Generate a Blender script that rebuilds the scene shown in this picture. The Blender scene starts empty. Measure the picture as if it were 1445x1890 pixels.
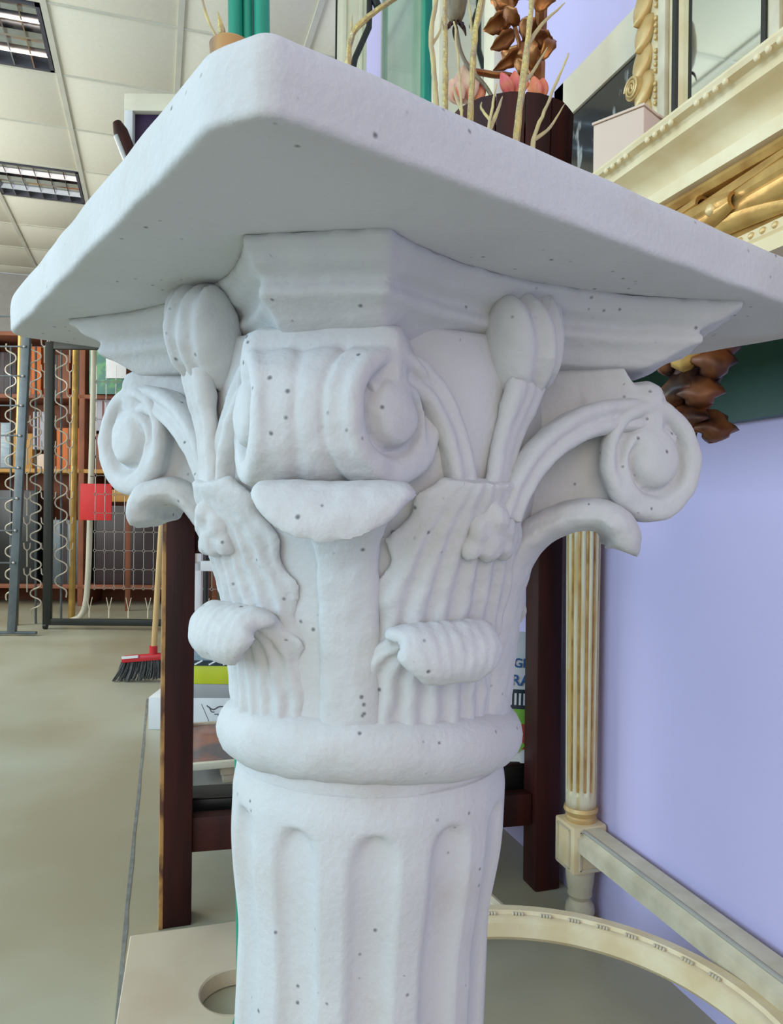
import bpy, bmesh, math, random
from mathutils import Vector, Matrix, noise
random.seed(7)
R = math.radians

# ------------------------------------------------------------------ camera
F_PX, CX, CY = 1400.0, 722.5, 945.0
EYE = 0.85
TH = R(17.3)            # yaw to the right of +Y
ROLL = R(0.6)
sc = bpy.context.scene
cam_d = bpy.data.cameras.new('camera'); cam = bpy.data.objects.new('camera', cam_d)
sc.collection.objects.link(cam); sc.camera = cam
cam_d.sensor_fit = 'VERTICAL'; cam_d.sensor_height = 36.0
cam_d.lens = 36.0 * F_PX / 1890.0
cam_d.clip_start = 0.02
cam.location = (0, 0, EYE)
cam.matrix_world = Matrix.Translation((0, 0, EYE)) @ Matrix.Rotation(-TH, 4, 'Z') @ Matrix.Rotation(math.pi / 2, 4, 'X') @ Matrix.Rotation(ROLL, 4, 'Z')

# ------------------------------------------------------------------ world, light, exposure
sc.view_settings.view_transform = 'Standard'
sc.view_settings.look = 'None'
sc.view_settings.gamma = 1.0
sc.view_settings.exposure = -0.85
wd = bpy.data.worlds.new('sky'); sc.world = wd; wd.use_nodes = True
wb = wd.node_tree.nodes['Background']; wb.inputs[0].default_value = (0.80, 0.90, 1.0, 1); wb.inputs[1].default_value = 1.0

def area(name, loc, rot, sx, sy, power, col):
    d = bpy.data.lights.new(name, 'AREA'); d.shape = 'RECTANGLE'; d.size = sx; d.size_y = sy
    d.energy = power; d.color = col
    o = bpy.data.objects.new(name, d); sc.collection.objects.link(o)
    o.location = loc; o.rotation_euler = rot
    return o
# daylight entering through the left shop windows; fill added from behind the photographer
area('daylight_side_window', (-3.28, 0.2, 1.92), (0, R(-90), 0), 1.85, 4.6, 232, (0.52, 0.79, 1.0))
area('front_fill_light', (-1.0, -3.05, 1.92), (R(90), 0, 0), 3.4, 1.85, 78, (1.0, 0.86, 0.72))
area('daylight_far_window', (-3.28, 5.0, 1.92), (0, R(-90), 0), 1.85, 2.6, 190, (0.95, 0.99, 0.97))

# ------------------------------------------------------------------ geometry helpers
FW = Vector((math.sin(TH), math.cos(TH), 0)); RT = Vector((math.cos(TH), -math.sin(TH), 0))
def ray(px, py):
    dx, dy = px - CX, py - CY
    c, s = math.cos(ROLL), math.sin(ROLL)
    return (dx * c + dy * s) / F_PX, (dy * c - dx * s) / F_PX     # right, down per unit depth
def at(px, py, Z):                       # world point seen at a pixel, at forward distance Z
    a, b = ray(px, py)
    return FW * Z + RT * (a * Z) + Vector((0, 0, EYE - b * Z))
def atz(px, py, z):                      # ... on the plane of height z
    a, b = ray(px, py)
    return at(px, py, (EYE - z) / b)
def atx(px, py, X):                      # ... on the plane x = X
    a, b = ray(px, py)
    return at(px, py, X / (FW.x + RT.x * a))

def wm(o):
    return (wm(o.parent) @ o.matrix_basis) if o.parent else o.matrix_basis.copy()

def link(o):
    sc.collection.objects.link(o); return o

def tag(o, label=None, cat=None, group=None, kind=None):
    if label: o['label'] = label
    if cat: o['category'] = cat
    if group: o['group'] = group
    if kind: o['kind'] = kind
    return o

def thing(name, loc, label, cat, rz=0, group=None):
    o = link(bpy.data.objects.new(name, None)); o.location = loc; o.rotation_euler = (0, 0, rz)
    o.empty_display_size = 0.05
    o.matrix_basis = Matrix.Translation(loc) @ Matrix.Rotation(rz, 4, 'Z')
    return tag(o, label, cat, group)

class MB:
    def __init__(self): self.b = bmesh.new()
    def box(self, c, s, rz=0, bev=0.0, rot=None, seg=2):
        m = Matrix.Translation(c) @ (rot if rot is not None else Matrix.Rotation(rz, 4, 'Z')) @ Matrix.Diagonal((s[0], s[1], s[2], 1))
        g = bmesh.ops.create_cube(self.b, size=1.0, matrix=m)
        if bev > 0:
            es = set()
            for v in g['verts']: es.update(v.link_edges)
            bmesh.ops.bevel(self.b, geom=list(es), offset=bev, segments=seg, affect='EDGES', profile=0.5, clamp_overlap=True)
        return self
    def bb(self, lo, hi, bev=0.0):
        return self.box([(a + b) / 2 for a, b in zip(lo, hi)], [abs(b - a) for a, b in zip(lo, hi)], bev=bev)
    def grid(self, P, closeu=False, closev=False, cap=False):
        V = [[self.b.verts.new(p) for p in row] for row in P]
        nu, nv = len(V), len(V[0])
        for i in range(nu if closeu else nu - 1):
            for j in range(nv if closev else nv - 1):
                q = [V[i][j], V[i][(j + 1) % nv], V[(i + 1) % nu][(j + 1) % nv], V[(i + 1) % nu][j]]
                try: self.b.faces.new(q)
                except ValueError: pass
        if cap:
            for row in (V[0], V[-1]):
                try: self.b.faces.new(row)
                except ValueError: pass
        return self
    def tube(self, path, rad, seg=8, cap=True):
        path = [Vector(p) for p in path]; n = len(path)
        if not hasattr(rad, '__len__'): rad = [rad] * n
        rows = []; up = None
        for i, p in enumerate(path):
            t = (path[min(i + 1, n - 1)] - path[max(i - 1, 0)]).normalized()
            if up is None:
                up = Vector((0, 0, 1)) if abs(t.z) < 0.9 else Vector((1, 0, 0))
            a = (up - t * up.dot(t)).normalized(); b = t.cross(a); up = a
            rows.append([p + (a * math.cos(2 * math.pi * k / seg) + b * math.sin(2 * math.pi * k / seg)) * rad[i] for k in range(seg)])
        return self.grid(rows, closev=True, cap=cap)
    def lathe(self, prof, c=(0, 0, 0), seg=24, fn=None):
        c = Vector(c); rows = []
        for r, z in prof:
            rows.append([c + Vector((r * math.cos(2 * math.pi * k / seg), r * math.sin(2 * math.pi * k / seg), z)) for k in range(seg)])
        return self.grid(rows, closev=True, cap=True)
    def prism(self, poly, ext):
        ext = Vector(ext); poly = [Vector(p) for p in poly]
        return self.grid([poly, [p + ext for p in poly]], closev=True, cap=True)
    def ball(self, c, s, rot=None, u=14, v=9):
        m = Matrix.Translation(c) @ (rot if rot is not None else Matrix.Identity(4)) @ Matrix.Diagonal((s[0], s[1], s[2], 1))
        bmesh.ops.create_uvsphere(self.b, u_segments=u, v_segments=v, radius=1.0, matrix=m); return self
    def build(self, name, mat, parent=None, smooth=None, world=True, remesh=0, smooth_it=0, disp=0, dscale=60.0):
        b = self.b
        bmesh.ops.recalc_face_normals(b, faces=b.faces)
        me = bpy.data.meshes.new(name); b.to_mesh(me); b.free()
        ob = link(bpy.data.objects.new(name, me))
        if remesh:
            m = ob.modifiers.new('r', 'REMESH'); m.mode = 'VOXEL'; m.voxel_size = remesh; m.use_smooth_shade = True
            if smooth_it:
                s = ob.modifiers.new('s', 'SMOOTH'); s.factor = 0.5; s.iterations = smooth_it
            dg = bpy.context.evaluated_depsgraph_get()
            nm = bpy.data.meshes.new_from_object(ob.evaluated_get(dg)); ob.modifiers.clear(); ob.data = nm; me = nm
            me.name = name
        if disp:
            for v in me.vertices:
                p = v.co * dscale
                v.co += Vector((noise.noise(p), noise.noise(p + Vector((31, 7, 3))), noise.noise(p + Vector((5, 71, 13))))) * disp
        if mat is not None: me.materials.clear(); me.materials.append(mat)
        if parent is not None:
            ob.parent = parent
            if world: me.transform(wm(parent).inverted())
        elif world:
            xs = [v.co for v in me.vertices]
            lo = Vector((min(v.x for v in xs), min(v.y for v in xs), min(v.z for v in xs)))
            hi = Vector((max(v.x for v in xs), max(v.y for v in xs), max(v.z for v in xs)))
            c = Vector(((lo.x + hi.x) / 2, (lo.y + hi.y) / 2, lo.z))
            me.transform(Matrix.Translation(-c)); ob.location = c; ob.matrix_basis = Matrix.Translation(c)
        if smooth is None or smooth:
            me.polygons.foreach_set('use_smooth', [True] * len(me.polygons))
            if smooth is None:
                try: me.set_sharp_from_angle(angle=R(38))
                except Exception: pass
        me.update()
        return ob

def spline(pts, n=8):
    P = [Vector(p) for p in pts]; out = []
    for i in range(len(P) - 1):
        p0 = P[max(i - 1, 0)]; p1 = P[i]; p2 = P[i + 1]; p3 = P[min(i + 2, len(P) - 1)]
        for k in range(n):
            t = k / n
            out.append(0.5 * ((2 * p1) + (p2 - p0) * t + (2 * p0 - 5 * p1 + 4 * p2 - p3) * t * t + (3 * p1 - p0 - 3 * p2 + p3) * t ** 3))
    out.append(P[-1]); return out

# ------------------------------------------------------------------ materials
def mat(name, col, rough=0.6, metal=0.0, col2=None, nscale=8.0, bump=0.0, bscale=60.0, thr=(0.35, 0.65), coat=0.0, spec=0.5, stretch=None, trans=0.0):
    m = bpy.data.materials.new(name); m.use_nodes = True
    nt = m.node_tree; b = nt.nodes['Principled BSDF']
    b.inputs['Base Color'].default_value = (*col, 1); b.inputs['Roughness'].default_value = rough
    b.inputs['Metallic'].default_value = metal; b.inputs['Specular IOR Level'].default_value = spec
    if coat: b.inputs['Coat Weight'].default_value = coat
    if trans: b.inputs['Transmission Weight'].default_value = trans
    tc = nt.nodes.new('ShaderNodeTexCoord'); src = tc.outputs['Object']
    if stretch:
        mp = nt.nodes.new('ShaderNodeMapping'); mp.inputs['Scale'].default_value = stretch
        nt.links.new(src, mp.inputs['Vector']); src = mp.outputs['Vector']
    c2 = col2 or tuple(x * 0.9 for x in col)
    n = nt.nodes.new('ShaderNodeTexNoise'); n.inputs['Scale'].default_value = nscale; n.inputs['Detail'].default_value = 4
    nt.links.new(src, n.inputs['Vector'])
    rp = nt.nodes.new('ShaderNodeValToRGB'); rp.color_ramp.elements[0].position = thr[0]; rp.color_ramp.elements[1].position = thr[1]
    rp.color_ramp.elements[0].color = (*col, 1); rp.color_ramp.elements[1].color = (*c2, 1)
    nt.links.new(n.outputs['Fac'], rp.inputs['Fac']); nt.links.new(rp.outputs['Color'], b.inputs['Base Color'])
    if bump:
        n2 = nt.nodes.new('ShaderNodeTexNoise'); n2.inputs['Scale'].default_value = bscale; n2.inputs['Detail'].default_value = 6
        nt.links.new(src, n2.inputs['Vector'])
        bp = nt.nodes.new('ShaderNodeBump'); bp.inputs['Strength'].default_value = bump; bp.inputs['Distance'].default_value = 0.01
        nt.links.new(n2.outputs['Fac'], bp.inputs['Height']); nt.links.new(bp.outputs['Normal'], b.inputs['Normal'])
    return m

def plaster():
    m = mat('white_plaster', (0.605, 0.605, 0.61), 0.72, col2=(0.565, 0.56, 0.56), nscale=14, bump=0.13, bscale=260, spec=0.3)
    nt = m.node_tree; b = nt.nodes['Principled BSDF']
    base = b.inputs['Base Color'].links[0].from_socket
    tc = nt.nodes.new('ShaderNodeTexCoord')
    mp = nt.nodes.new('ShaderNodeMapping'); mp.inputs['Scale'].default_value = (1, 1, 1)
    nt.links.new(tc.outputs['Object'], mp.inputs['Vector'])
    # sparse specks of dirt: small voronoi cells gated by a patchy noise
    vo = nt.nodes.new('ShaderNodeTexVoronoi'); vo.inputs['Scale'].default_value = 125; nt.links.new(mp.outputs[0], vo.inputs['Vector'])
    w = nt.nodes.new('ShaderNodeTexNoise'); w.inputs['Scale'].default_value = 230; nt.links.new(mp.outputs[0], w.inputs['Vector'])
    ad = nt.nodes.new('ShaderNodeMath'); ad.operation = 'MULTIPLY_ADD'; ad.inputs[1].default_value = 0.22
    nt.links.new(w.outputs['Fac'], ad.inputs[0]); nt.links.new(vo.outputs['Distance'], ad.inputs[2])
    lt = nt.nodes.new('ShaderNodeMapRange'); lt.inputs['From Min'].default_value = 0.15; lt.inputs['From Max'].default_value = 0.28
    lt.inputs['To Min'].default_value = 1.0; lt.inputs['To Max'].default_value = 0.0
    nt.links.new(ad.outputs[0], lt.inputs['Value'])
    cr = nt.nodes.new('ShaderNodeSeparateColor'); nt.links.new(vo.outputs['Color'], cr.inputs[0])
    g1 = nt.nodes.new('ShaderNodeMath'); g1.operation = 'GREATER_THAN'; g1.inputs[1].default_value = 0.50; nt.links.new(cr.outputs[0], g1.inputs[0])
    pn = nt.nodes.new('ShaderNodeTexNoise'); pn.inputs['Scale'].default_value = 17; nt.links.new(mp.outputs[0], pn.inputs['Vector'])
    g2 = nt.nodes.new('ShaderNodeMath'); g2.operation = 'GREATER_THAN'; g2.inputs[1].default_value = 0.52; nt.links.new(pn.outputs['Fac'], g2.inputs[0])
    m1 = nt.nodes.new('ShaderNodeMath'); m1.operation = 'MULTIPLY'; nt.links.new(g1.outputs[0], m1.inputs[0]); nt.links.new(g2.outputs[0], m1.inputs[1])
    m2 = nt.nodes.new('ShaderNodeMath'); m2.operation = 'MULTIPLY'; nt.links.new(m1.outputs[0], m2.inputs[0]); nt.links.new(lt.outputs[0], m2.inputs[1])
    m3 = nt.nodes.new('ShaderNodeMath'); m3.operation = 'MULTIPLY'; m3.inputs[1].default_value = 0.85; nt.links.new(m2.outputs[0], m3.inputs[0])
    sn = nt.nodes.new('ShaderNodeTexNoise'); sn.inputs['Scale'].default_value = 9; sn.inputs['Detail'].default_value = 7; sn.inputs['Roughness'].default_value = 0.65
    nt.links.new(mp.outputs[0], sn.inputs['Vector'])
    sr = nt.nodes.new('ShaderNodeMapRange'); sr.inputs['From Min'].default_value = 0.56; sr.inputs['From Max'].default_value = 0.74; sr.inputs['To Max'].default_value = 0.55
    nt.links.new(sn.outputs['Fac'], sr.inputs['Value'])
    st = nt.nodes.new('ShaderNodeMix'); st.data_type = 'RGBA'; nt.links.new(sr.outputs[0], st.inputs['Factor']); nt.links.new(base, st.inputs['A']); st.inputs['B'].default_value = (0.50, 0.43, 0.38, 1)
    base = st.outputs['Result']
    mx = nt.nodes.new('ShaderNodeMix'); mx.data_type = 'RGBA'
    nt.links.new(m3.outputs[0], mx.inputs['Factor']); nt.links.new(base, mx.inputs['A']); mx.inputs['B'].default_value = (0.10, 0.10, 0.105, 1)
    nt.links.new(mx.outputs['Result'], b.inputs['Base Color'])
    return m

M = {}
M['plaster'] = plaster()
M['floor'] = mat('polished_concrete', (0.48, 0.475, 0.365), 0.34, col2=(0.385, 0.335, 0.225), nscale=1.3, bump=0.02, bscale=40, thr=(0.42, 0.66))
M['joint'] = mat('floor_joint_dirt', (0.16, 0.165, 0.16), 0.8, col2=(0.26, 0.26, 0.24), nscale=30)
M['lilac'] = mat('lilac_wall_paint', (0.58, 0.525, 0.81), 0.62, col2=(0.56, 0.51, 0.79), nscale=2.5, bump=0.04, bscale=90, spec=0.3)
M['wallgrey'] = mat('grey_wall_paint', (0.40, 0.38, 0.36), 0.8)
M['wallwhite'] = mat('white_wall_paint', (0.72, 0.72, 0.70), 0.8)
M['tile'] = mat('mineral_ceiling_tile', (0.86, 0.82, 0.68), 0.9, col2=(0.83, 0.795, 0.65), nscale=50, bump=0.05, bscale=200)
M['runner'] = mat('ceiling_runner', (0.72, 0.70, 0.59), 0.6)
M['louvre'] = mat('mirror_louvre', (0.80, 0.80, 0.82), 0.12, 1.0)
M['lamp_dark'] = mat('lamp_housing', (0.10, 0.10, 0.12), 0.35)
M['ivory'] = mat('ivory_paint', (0.82, 0.70, 0.47), 0.45, col2=(0.72, 0.57, 0.33), nscale=18, bump=0.03)
M['ivory_worn'] = mat('ivory_paint_grey', (0.66, 0.59, 0.44), 0.5, col2=(0.54, 0.47, 0.33), nscale=22, bump=0.04)
M['gold'] = mat('old_gilding', (0.66, 0.42, 0.14), 0.36, 0.55, col2=(0.42, 0.22, 0.06), nscale=26, bump=0.08, bscale=80)
M['gold_pale'] = mat('pale_gilding', (0.74, 0.55, 0.27), 0.42, 0.35, col2=(0.60, 0.40, 0.16), nscale=26, bump=0.05)
M['goldglitter'] = mat('gold_glitter_paint', (0.62, 0.48, 0.16), 0.38, 0.45, col2=(0.42, 0.33, 0.20), nscale=120, bump=0.35, bscale=300)
M['bark'] = mat('grey_tan_bark', (0.45, 0.37, 0.24), 0.6, 0.1, col2=(0.62, 0.50, 0.20), nscale=60, bump=0.2, bscale=200)
M['darkwood'] = mat('dark_stained_wood', (0.050, 0.010, 0.008), 0.5, spec=0.25, col2=(0.022, 0.006, 0.006), nscale=5, bump=0.06, bscale=40, stretch=(6, 6, 0.6))
M['woodscar'] = mat('worn_bare_wood', (0.50, 0.27, 0.09), 0.6, col2=(0.12, 0.05, 0.03), nscale=28, thr=(0.45, 0.6), stretch=(1, 1, 0.5))
M['carved'] = mat('shade_toned_brown_gilt', (0.16, 0.05, 0.015), 0.4, 0.25, col2=(0.022, 0.006, 0.005), nscale=30, thr=(0.4, 0.6))  # base colour darkened to stand in for shade under the console apron
M['greenpaint'] = mat('green_paint', (0.012, 0.30, 0.19), 0.4, col2=(0.01, 0.22, 0.14), nscale=12, stretch=(4, 4, 0.5))
M['darkgreen'] = mat('dark_green_paint', (0.02, 0.09, 0.08), 0.5)
M['marble'] = mat('beige_marble', (0.64, 0.54, 0.40), 0.4, col2=(0.56, 0.43, 0.31), nscale=5, thr=(0.45, 0.75))
M['copper'] = mat('copper_leaf_metal', (0.42, 0.17, 0.05), 0.32, 0.7, col2=(0.20, 0.07, 0.03), nscale=24)
M['flower'] = mat('orange_pink_petal', (0.85, 0.32, 0.12), 0.45, col2=(0.80, 0.12, 0.16), nscale=26)
M['peach'] = mat('peach_petal', (0.80, 0.58, 0.40), 0.6, col2=(0.78, 0.40, 0.32), nscale=20)
M['pod'] = mat('dried_pod', (0.24, 0.19, 0.10), 0.5, col2=(0.14, 0.10, 0.07), nscale=20, stretch=(6, 6, 0.6))
M['mirror'] = mat('mirror_glass', (0.86, 0.90, 0.87), 0.03, 1.0, col2=(0.84, 0.89, 0.86))
M['greenglass'] = mat('green_tinted_glass', (0.62, 0.80, 0.72), 0.08, 0.75, col2=(0.42, 0.66, 0.55), nscale=3)
M['frost'] = mat('grey_glass_edge', (0.45, 0.55, 0.52), 0.2, 0.2)
M['cream'] = mat('cream_board', (0.80, 0.72, 0.55), 0.55)
M['white'] = mat('white_paint', (0.80, 0.80, 0.80), 0.5)
M['card'] = mat('pale_cardboard', (0.68, 0.52, 0.42), 0.75)
M['black'] = mat('black_paint', (0.012, 0.012, 0.012), 0.4)
M['blackframe'] = mat('black_bed_iron', (0.020, 0.022, 0.018), 0.5, 0.3)
M['greyiron'] = mat('grey_bed_iron', (0.12, 0.145, 0.16), 0.45, 0.35, col2=(0.09, 0.11, 0.12), nscale=12)
M['springwire'] = mat('tan_spring_wire', (0.55, 0.50, 0.42), 0.4, 0.3)
M['wire'] = mat('galvanised_wire', (0.42, 0.40, 0.38), 0.38, 0.7)
M['brass'] = mat('brass_tube', (0.60, 0.38, 0.10), 0.35, 0.6, col2=(0.40, 0.24, 0.07), nscale=10)
M['creamtube'] = mat('cream_enamel_tube', (0.66, 0.62, 0.48), 0.4)
M['red'] = mat('red_plastic', (0.62, 0.02, 0.03), 0.4)
M['redpaper'] = mat('red_board', (0.75, 0.03, 0.03), 0.6)
M['bristle'] = mat('grey_bristle', (0.05, 0.055, 0.06), 0.7, col2=(0.10, 0.10, 0.10), nscale=80)
M['handle'] = mat('pine_handle', (0.62, 0.40, 0.17), 0.5, stretch=(8, 8, 0.6))
M['brown'] = mat('brown_board', (0.20, 0.07, 0.035), 0.7, col2=(0.30, 0.10, 0.05), nscale=4)
M['maroon'] = mat('dark_maroon_panel', (0.028, 0.012, 0.016), 0.5)
M['orange'] = mat('orange_board', (0.60, 0.15, 0.03), 0.7)
M['mustard'] = mat('mustard_wood', (0.50, 0.25, 0.05), 0.6)
M['teal'] = mat('teal_print', (0.10, 0.24, 0.20), 0.6, col2=(0.16, 0.36, 0.18), nscale=9, thr=(0.48, 0.56))
M['paper'] = mat('white_paper', (0.82, 0.82, 0.84), 0.7)
M['lavbox'] = mat('lavender_box', (0.42, 0.40, 0.46), 0.6)
M['bluebox'] = mat('blue_grey_plastic', (0.22, 0.30, 0.37), 0.3, col2=(0.35, 0.42, 0.46), nscale=10, stretch=(1, 1, 6))
M['lime'] = mat('lime_card', (0.58, 0.62, 0.02), 0.5)
M['greybox'] = mat('grey_card', (0.38, 0.38, 0.39), 0.6)
M['ink'] = mat('grey_print_ink', (0.10, 0.11, 0.13), 0.6)
M['blueink'] = mat('blue_print_ink', (0.03, 0.13, 0.36), 0.6)
M['navy'] = mat('navy_print', (0.015, 0.03, 0.05), 0.5)
M['limegreen'] = mat('green_print', (0.22, 0.52, 0.06), 0.5)
M['rose'] = mat('red_print', (0.50, 0.07, 0.06), 0.5)
M['sunset'] = mat('sunset_picture', (0.55, 0.20, 0.11), 0.25, col2=(0.16, 0.13, 0.13), nscale=5, thr=(0.40, 0.58), coat=0.3)
M['pine'] = mat('pale_wood_block', (0.58, 0.48, 0.34), 0.6)
M['abstract'] = mat('black_white_abstract', (0.010, 0.011, 0.012), 0.12, col2=(0.62, 0.65, 0.64), nscale=9, thr=(0.60, 0.70), coat=0.2, stretch=(1, 2.4, 0.9))
M['darkpic'] = mat('dark_violet_picture', (0.035, 0.012, 0.05), 0.5)
M['stonegrey'] = mat('grey_stone', (0.40, 0.38, 0.33), 0.7)
M['cloth'] = mat('tan_cloth', (0.42, 0.32, 0.18), 0.8)

# ================================================================== SETTING
WX = 0.905; CZ = 3.143; YB = 8.2; YF = -3.1; XL = -3.3
fl = MB().bb((XL - .2, YF - .2, -0.12), (WX + .2, YB + .2, 0)).build('floor', M['floor']); tag(fl, kind='structure')
jl = MB()
pj = [atz(216, 1890, 0), atz(238, 1640, 0), atz(262, 1400, 0), atz(272, 1290, 0)]
jd = (pj[3] - pj[0]).normalized(); pj = [pj[0] - jd * 1.2] + pj; jp = Vector((jd.y, -jd.x, 0))
top = [[p + jp * (0.004 + 0.0015 * math.sin(i * 2.1)) + Vector((0, 0, .0012)), p - jp * 0.004 + Vector((0, 0, .0012))] for i, p in enumerate(spline(pj, 6))]
jl.grid(top); jl.build('expansion_joint', M['joint'], fl)
wr = MB().bb((WX, YF, 0), (WX + .15, 3.62, CZ)).build('wall_right', M['lilac']); tag(wr, kind='structure')
# beyond the door frame the room opens further to the right
tag(MB().bb((WX + 2.2, 3.62, 0), (WX + 2.35, YB, CZ)).build('wall_right_far', M['wallwhite']), kind='structure')
tag(MB().bb((WX + .15, 3.47, 0), (WX + 2.35, 3.62, CZ)).build('wall_return', M['wallwhite']), kind='structure')
tag(MB().bb((XL, YB, 0), (WX + 2.35, YB + .15, CZ)).build('wall_back', M['wallgrey']), kind='structure')
# left wall and front wall with window openings
def wall_with_window(name, fixed, axis, a0, a1, wins):
    m = MB(); th = 0.15; zs = 0.95; zt = 2.9
    def seg(p0, p1, z0, z1):
        if axis == 'y': m.bb((fixed - th, p0, z0), (fixed, p1, z1))
        else: m.bb((p0, fixed - th, z0), (p1, fixed, z1))
    seg(a0, a1, 0, zs); seg(a0, a1, zt, CZ); cur = a0
    for w0, w1 in wins: seg(cur, w0, zs, zt); cur = w1
    seg(cur, a1, zs, zt)
    o = m.build(name, M['wallwhite']); tag(o, kind='structure')
    for k, (w0, w1) in enumerate(wins):
        f = MB(); t = 0.05
        def bar(p0, p1, z0, z1):
            if axis == 'y': f.bb((fixed - .10, p0, z0), (fixed - .05, p1, z1))
            else: f.bb((p0, fixed - .10, z0), (p1, fixed - .05, z1))
        bar(w0, w1, zs, zs + t); bar(w0, w1, zt - t, zt); bar(w0, w0 + t, zs, zt); bar(w1 - t, w1, zs, zt)
        mid = (w0 + w1) / 2; bar(mid - t / 2, mid + t / 2, zs, zt)
        f.build('window_frame', M['white'], o)
wall_with_window('wall_left', XL, 'y', YF, YB, [(-2.2, 2.6), (3.6, 6.4)])
wall_with_window('wall_front', YF, 'x', XL, WX + .15, [(-2.8, 0.7)])  # unseen window opening added for the frontal fill

# suspended ceiling: slab, runners and single tiles
GX, GY, G = -0.508, 3.755, 0.6
ce = MB().bb((XL, YF, CZ + .03), (WX + 2.35, YB, CZ + .15)).build('ceiling', M['wallwhite']); tag(ce, kind='structure')
run = MB()
k0, k1 = math.floor((XL - GX) / G), math.ceil((WX + 2.35 - GX) / G)
j0, j1 = math.floor((YF - GY) / G), math.ceil((YB - GY) / G)
def clx(v): return min(max(v, XL), WX + 2.35)
def cly(v): return min(max(v, YF), YB)
for k in range(k0, k1 + 1):
    x = GX + k * G
    if XL + .02 < x < WX + 2.3: run.bb((x - .014, YF, CZ - .006), (x + .014, YB, CZ + .03))
run.build('ceiling_runner', M['runner'], ce)
run = MB()
for j in range(j0, j1 + 1):
    y = GY + j * G
    if YF + .02 < y < YB - .02: run.bb((XL, y - .008, CZ - .002), (WX + 2.35, y + .008, CZ + .03))
run.build('cross_runner', M['runner'], ce)
tile_me = None; lamps = []
for k in range(k0, k1):
    for j in range(j0, j1):
        x0, x1, y0, y1 = clx(GX + k * G), clx(GX + (k + 1) * G), cly(GY + j * G), cly(GY + (j + 1) * G)
        if x1 - x0 < .1 or y1 - y0 < .1: continue
        if k == -1 and j in (0, 3): lamps.append((x0, y0)); continue
        if y0 < 1.0: continue
        if y0 < 2.6 and (x0 < -2.2 or x0 > .9): continue
        full = x1 - x0 > .59 and y1 - y0 > .59
        if full and tile_me:
            o = link(bpy.data.objects.new('ceiling_tile', tile_me)); o.parent = ce
            o.matrix_basis = wm(ce).inverted() @ Matrix.Translation((x0, y0, CZ)); continue
        m = MB().bb((.013, .007, 0.002 + 0), (x1 - x0 - .013, y1 - y0 - .007, .018), bev=0.002)
        o = m.build('ceiling_tile', M['tile'], ce, world=False)
        o.matrix_basis = wm(ce).inverted() @ Matrix.Translation((x0, y0, CZ))
        if full: tile_me = o.data
# rest of the ceiling towards the photographer (outside the picture)
MB().bb((XL + .01, YF + .01, CZ + .001), (WX + 2.3, GY - 4 * G - .01, CZ + .02)).build('ceiling_infill', M['tile'], ce)

def louvre_lamp(x0, y0, label):
    t = thing('ceiling_light', (x0 + .3, y0 + .3, CZ - .01), label, 'ceiling light', group='louvred ceiling lights')
    a, b = .02, .58
    m = MB(); z0, z1 = CZ - .006, CZ + .028
    for lo, hi in (((a, a), (b, a + .018)), ((a, b - .018), (b, b)), ((a, a), (a + .018, b)), ((b - .018, a), (b, b))):
        m.bb((x0 + lo[0], y0 + lo[1], z0), (x0 + hi[0], y0 + hi[1], z1))
    m.build('frame', M['lamp_dark'], t)
    MB().bb((x0 + a, y0 + a, CZ + .024), (x0 + b, y0 + b, CZ + .029)).build('reflector', M['louvre'], t)
    n = 4
    for i in range(1, n):
        y = y0 + a + (b - a) * i / n
        MB().box((x0 + .3, y, CZ + .008), (b - a - .03, .012, .036), rot=Matrix.Rotation(R(18 if i % 2 else -14), 4, 'X')).build('blade', M['louvre'], t)
    for i in range(1, 6):
        x = x0 + a + (b - a) * i / 6
        MB().bb((x - .003, y0 + a + .015, CZ - .008), (x + .003, y0 + b - .015, CZ + .024)).build('cross_blade', M['louvre'], t)
for i, (x0, y0) in enumerate(lamps):
    louvre_lamp(x0, y0, ['unlit square louvred ceiling light nearest the top edge', 'unlit square louvred ceiling light further back above the bed frames'][i])

# tall cream door leaf standing in front of the far end of the lilac wall
d0 = at(622, 60, 3.0); d1 = at(676, 60, 3.0)
t = thing('door_leaf', (d0.x, d0.y, 0), 'tall cream door leaf standing at the far end of the lilac wall', 'door', rz=-TH)
wd_ = (d1 - d0).dot(RT); b0_ = -(Vector((d0.x, d0.y, 0)) - Vector((d0.x, d0.y, 0))).length
MB().box((wd_ / 2, .02, 1.48), (wd_, .04, 2.96), bev=.003).build('board', M['cream'], t, world=False)
for x_, w_ in ((.028, .020), (wd_ - .022, .016)):
    MB().box((x_, -.004, 1.48), (w_, .010, 2.96), bev=.003).build('moulding', M['cream'], t, world=False)
MB().box((-.004, .02, 1.48), (.006, .038, 2.96)).build('seal', M['black'], t, world=False)

# ================================================================== COLUMN
AXC, AZC = -0.012, 0.472                     # axis: right / forward of the camera
def cl(px, py, z):                           # pixel on plane z -> column-local xy
    a, b = ray(px, py); Z = (EYE - z) / b
    return Vector((a * Z - AXC, Z - AZC, 0))
ax_w = RT * AXC + FW * AZC
col = thing('column', (ax_w.x, ax_w.y, 0), 'white plaster fluted column with scrolled capital and wide square top slab', 'column', rz=-TH)
ZS = EYE + 0.118
def L2(r, a): return Vector((r * math.cos(R(a)), r * math.sin(R(a)), 0))

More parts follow.
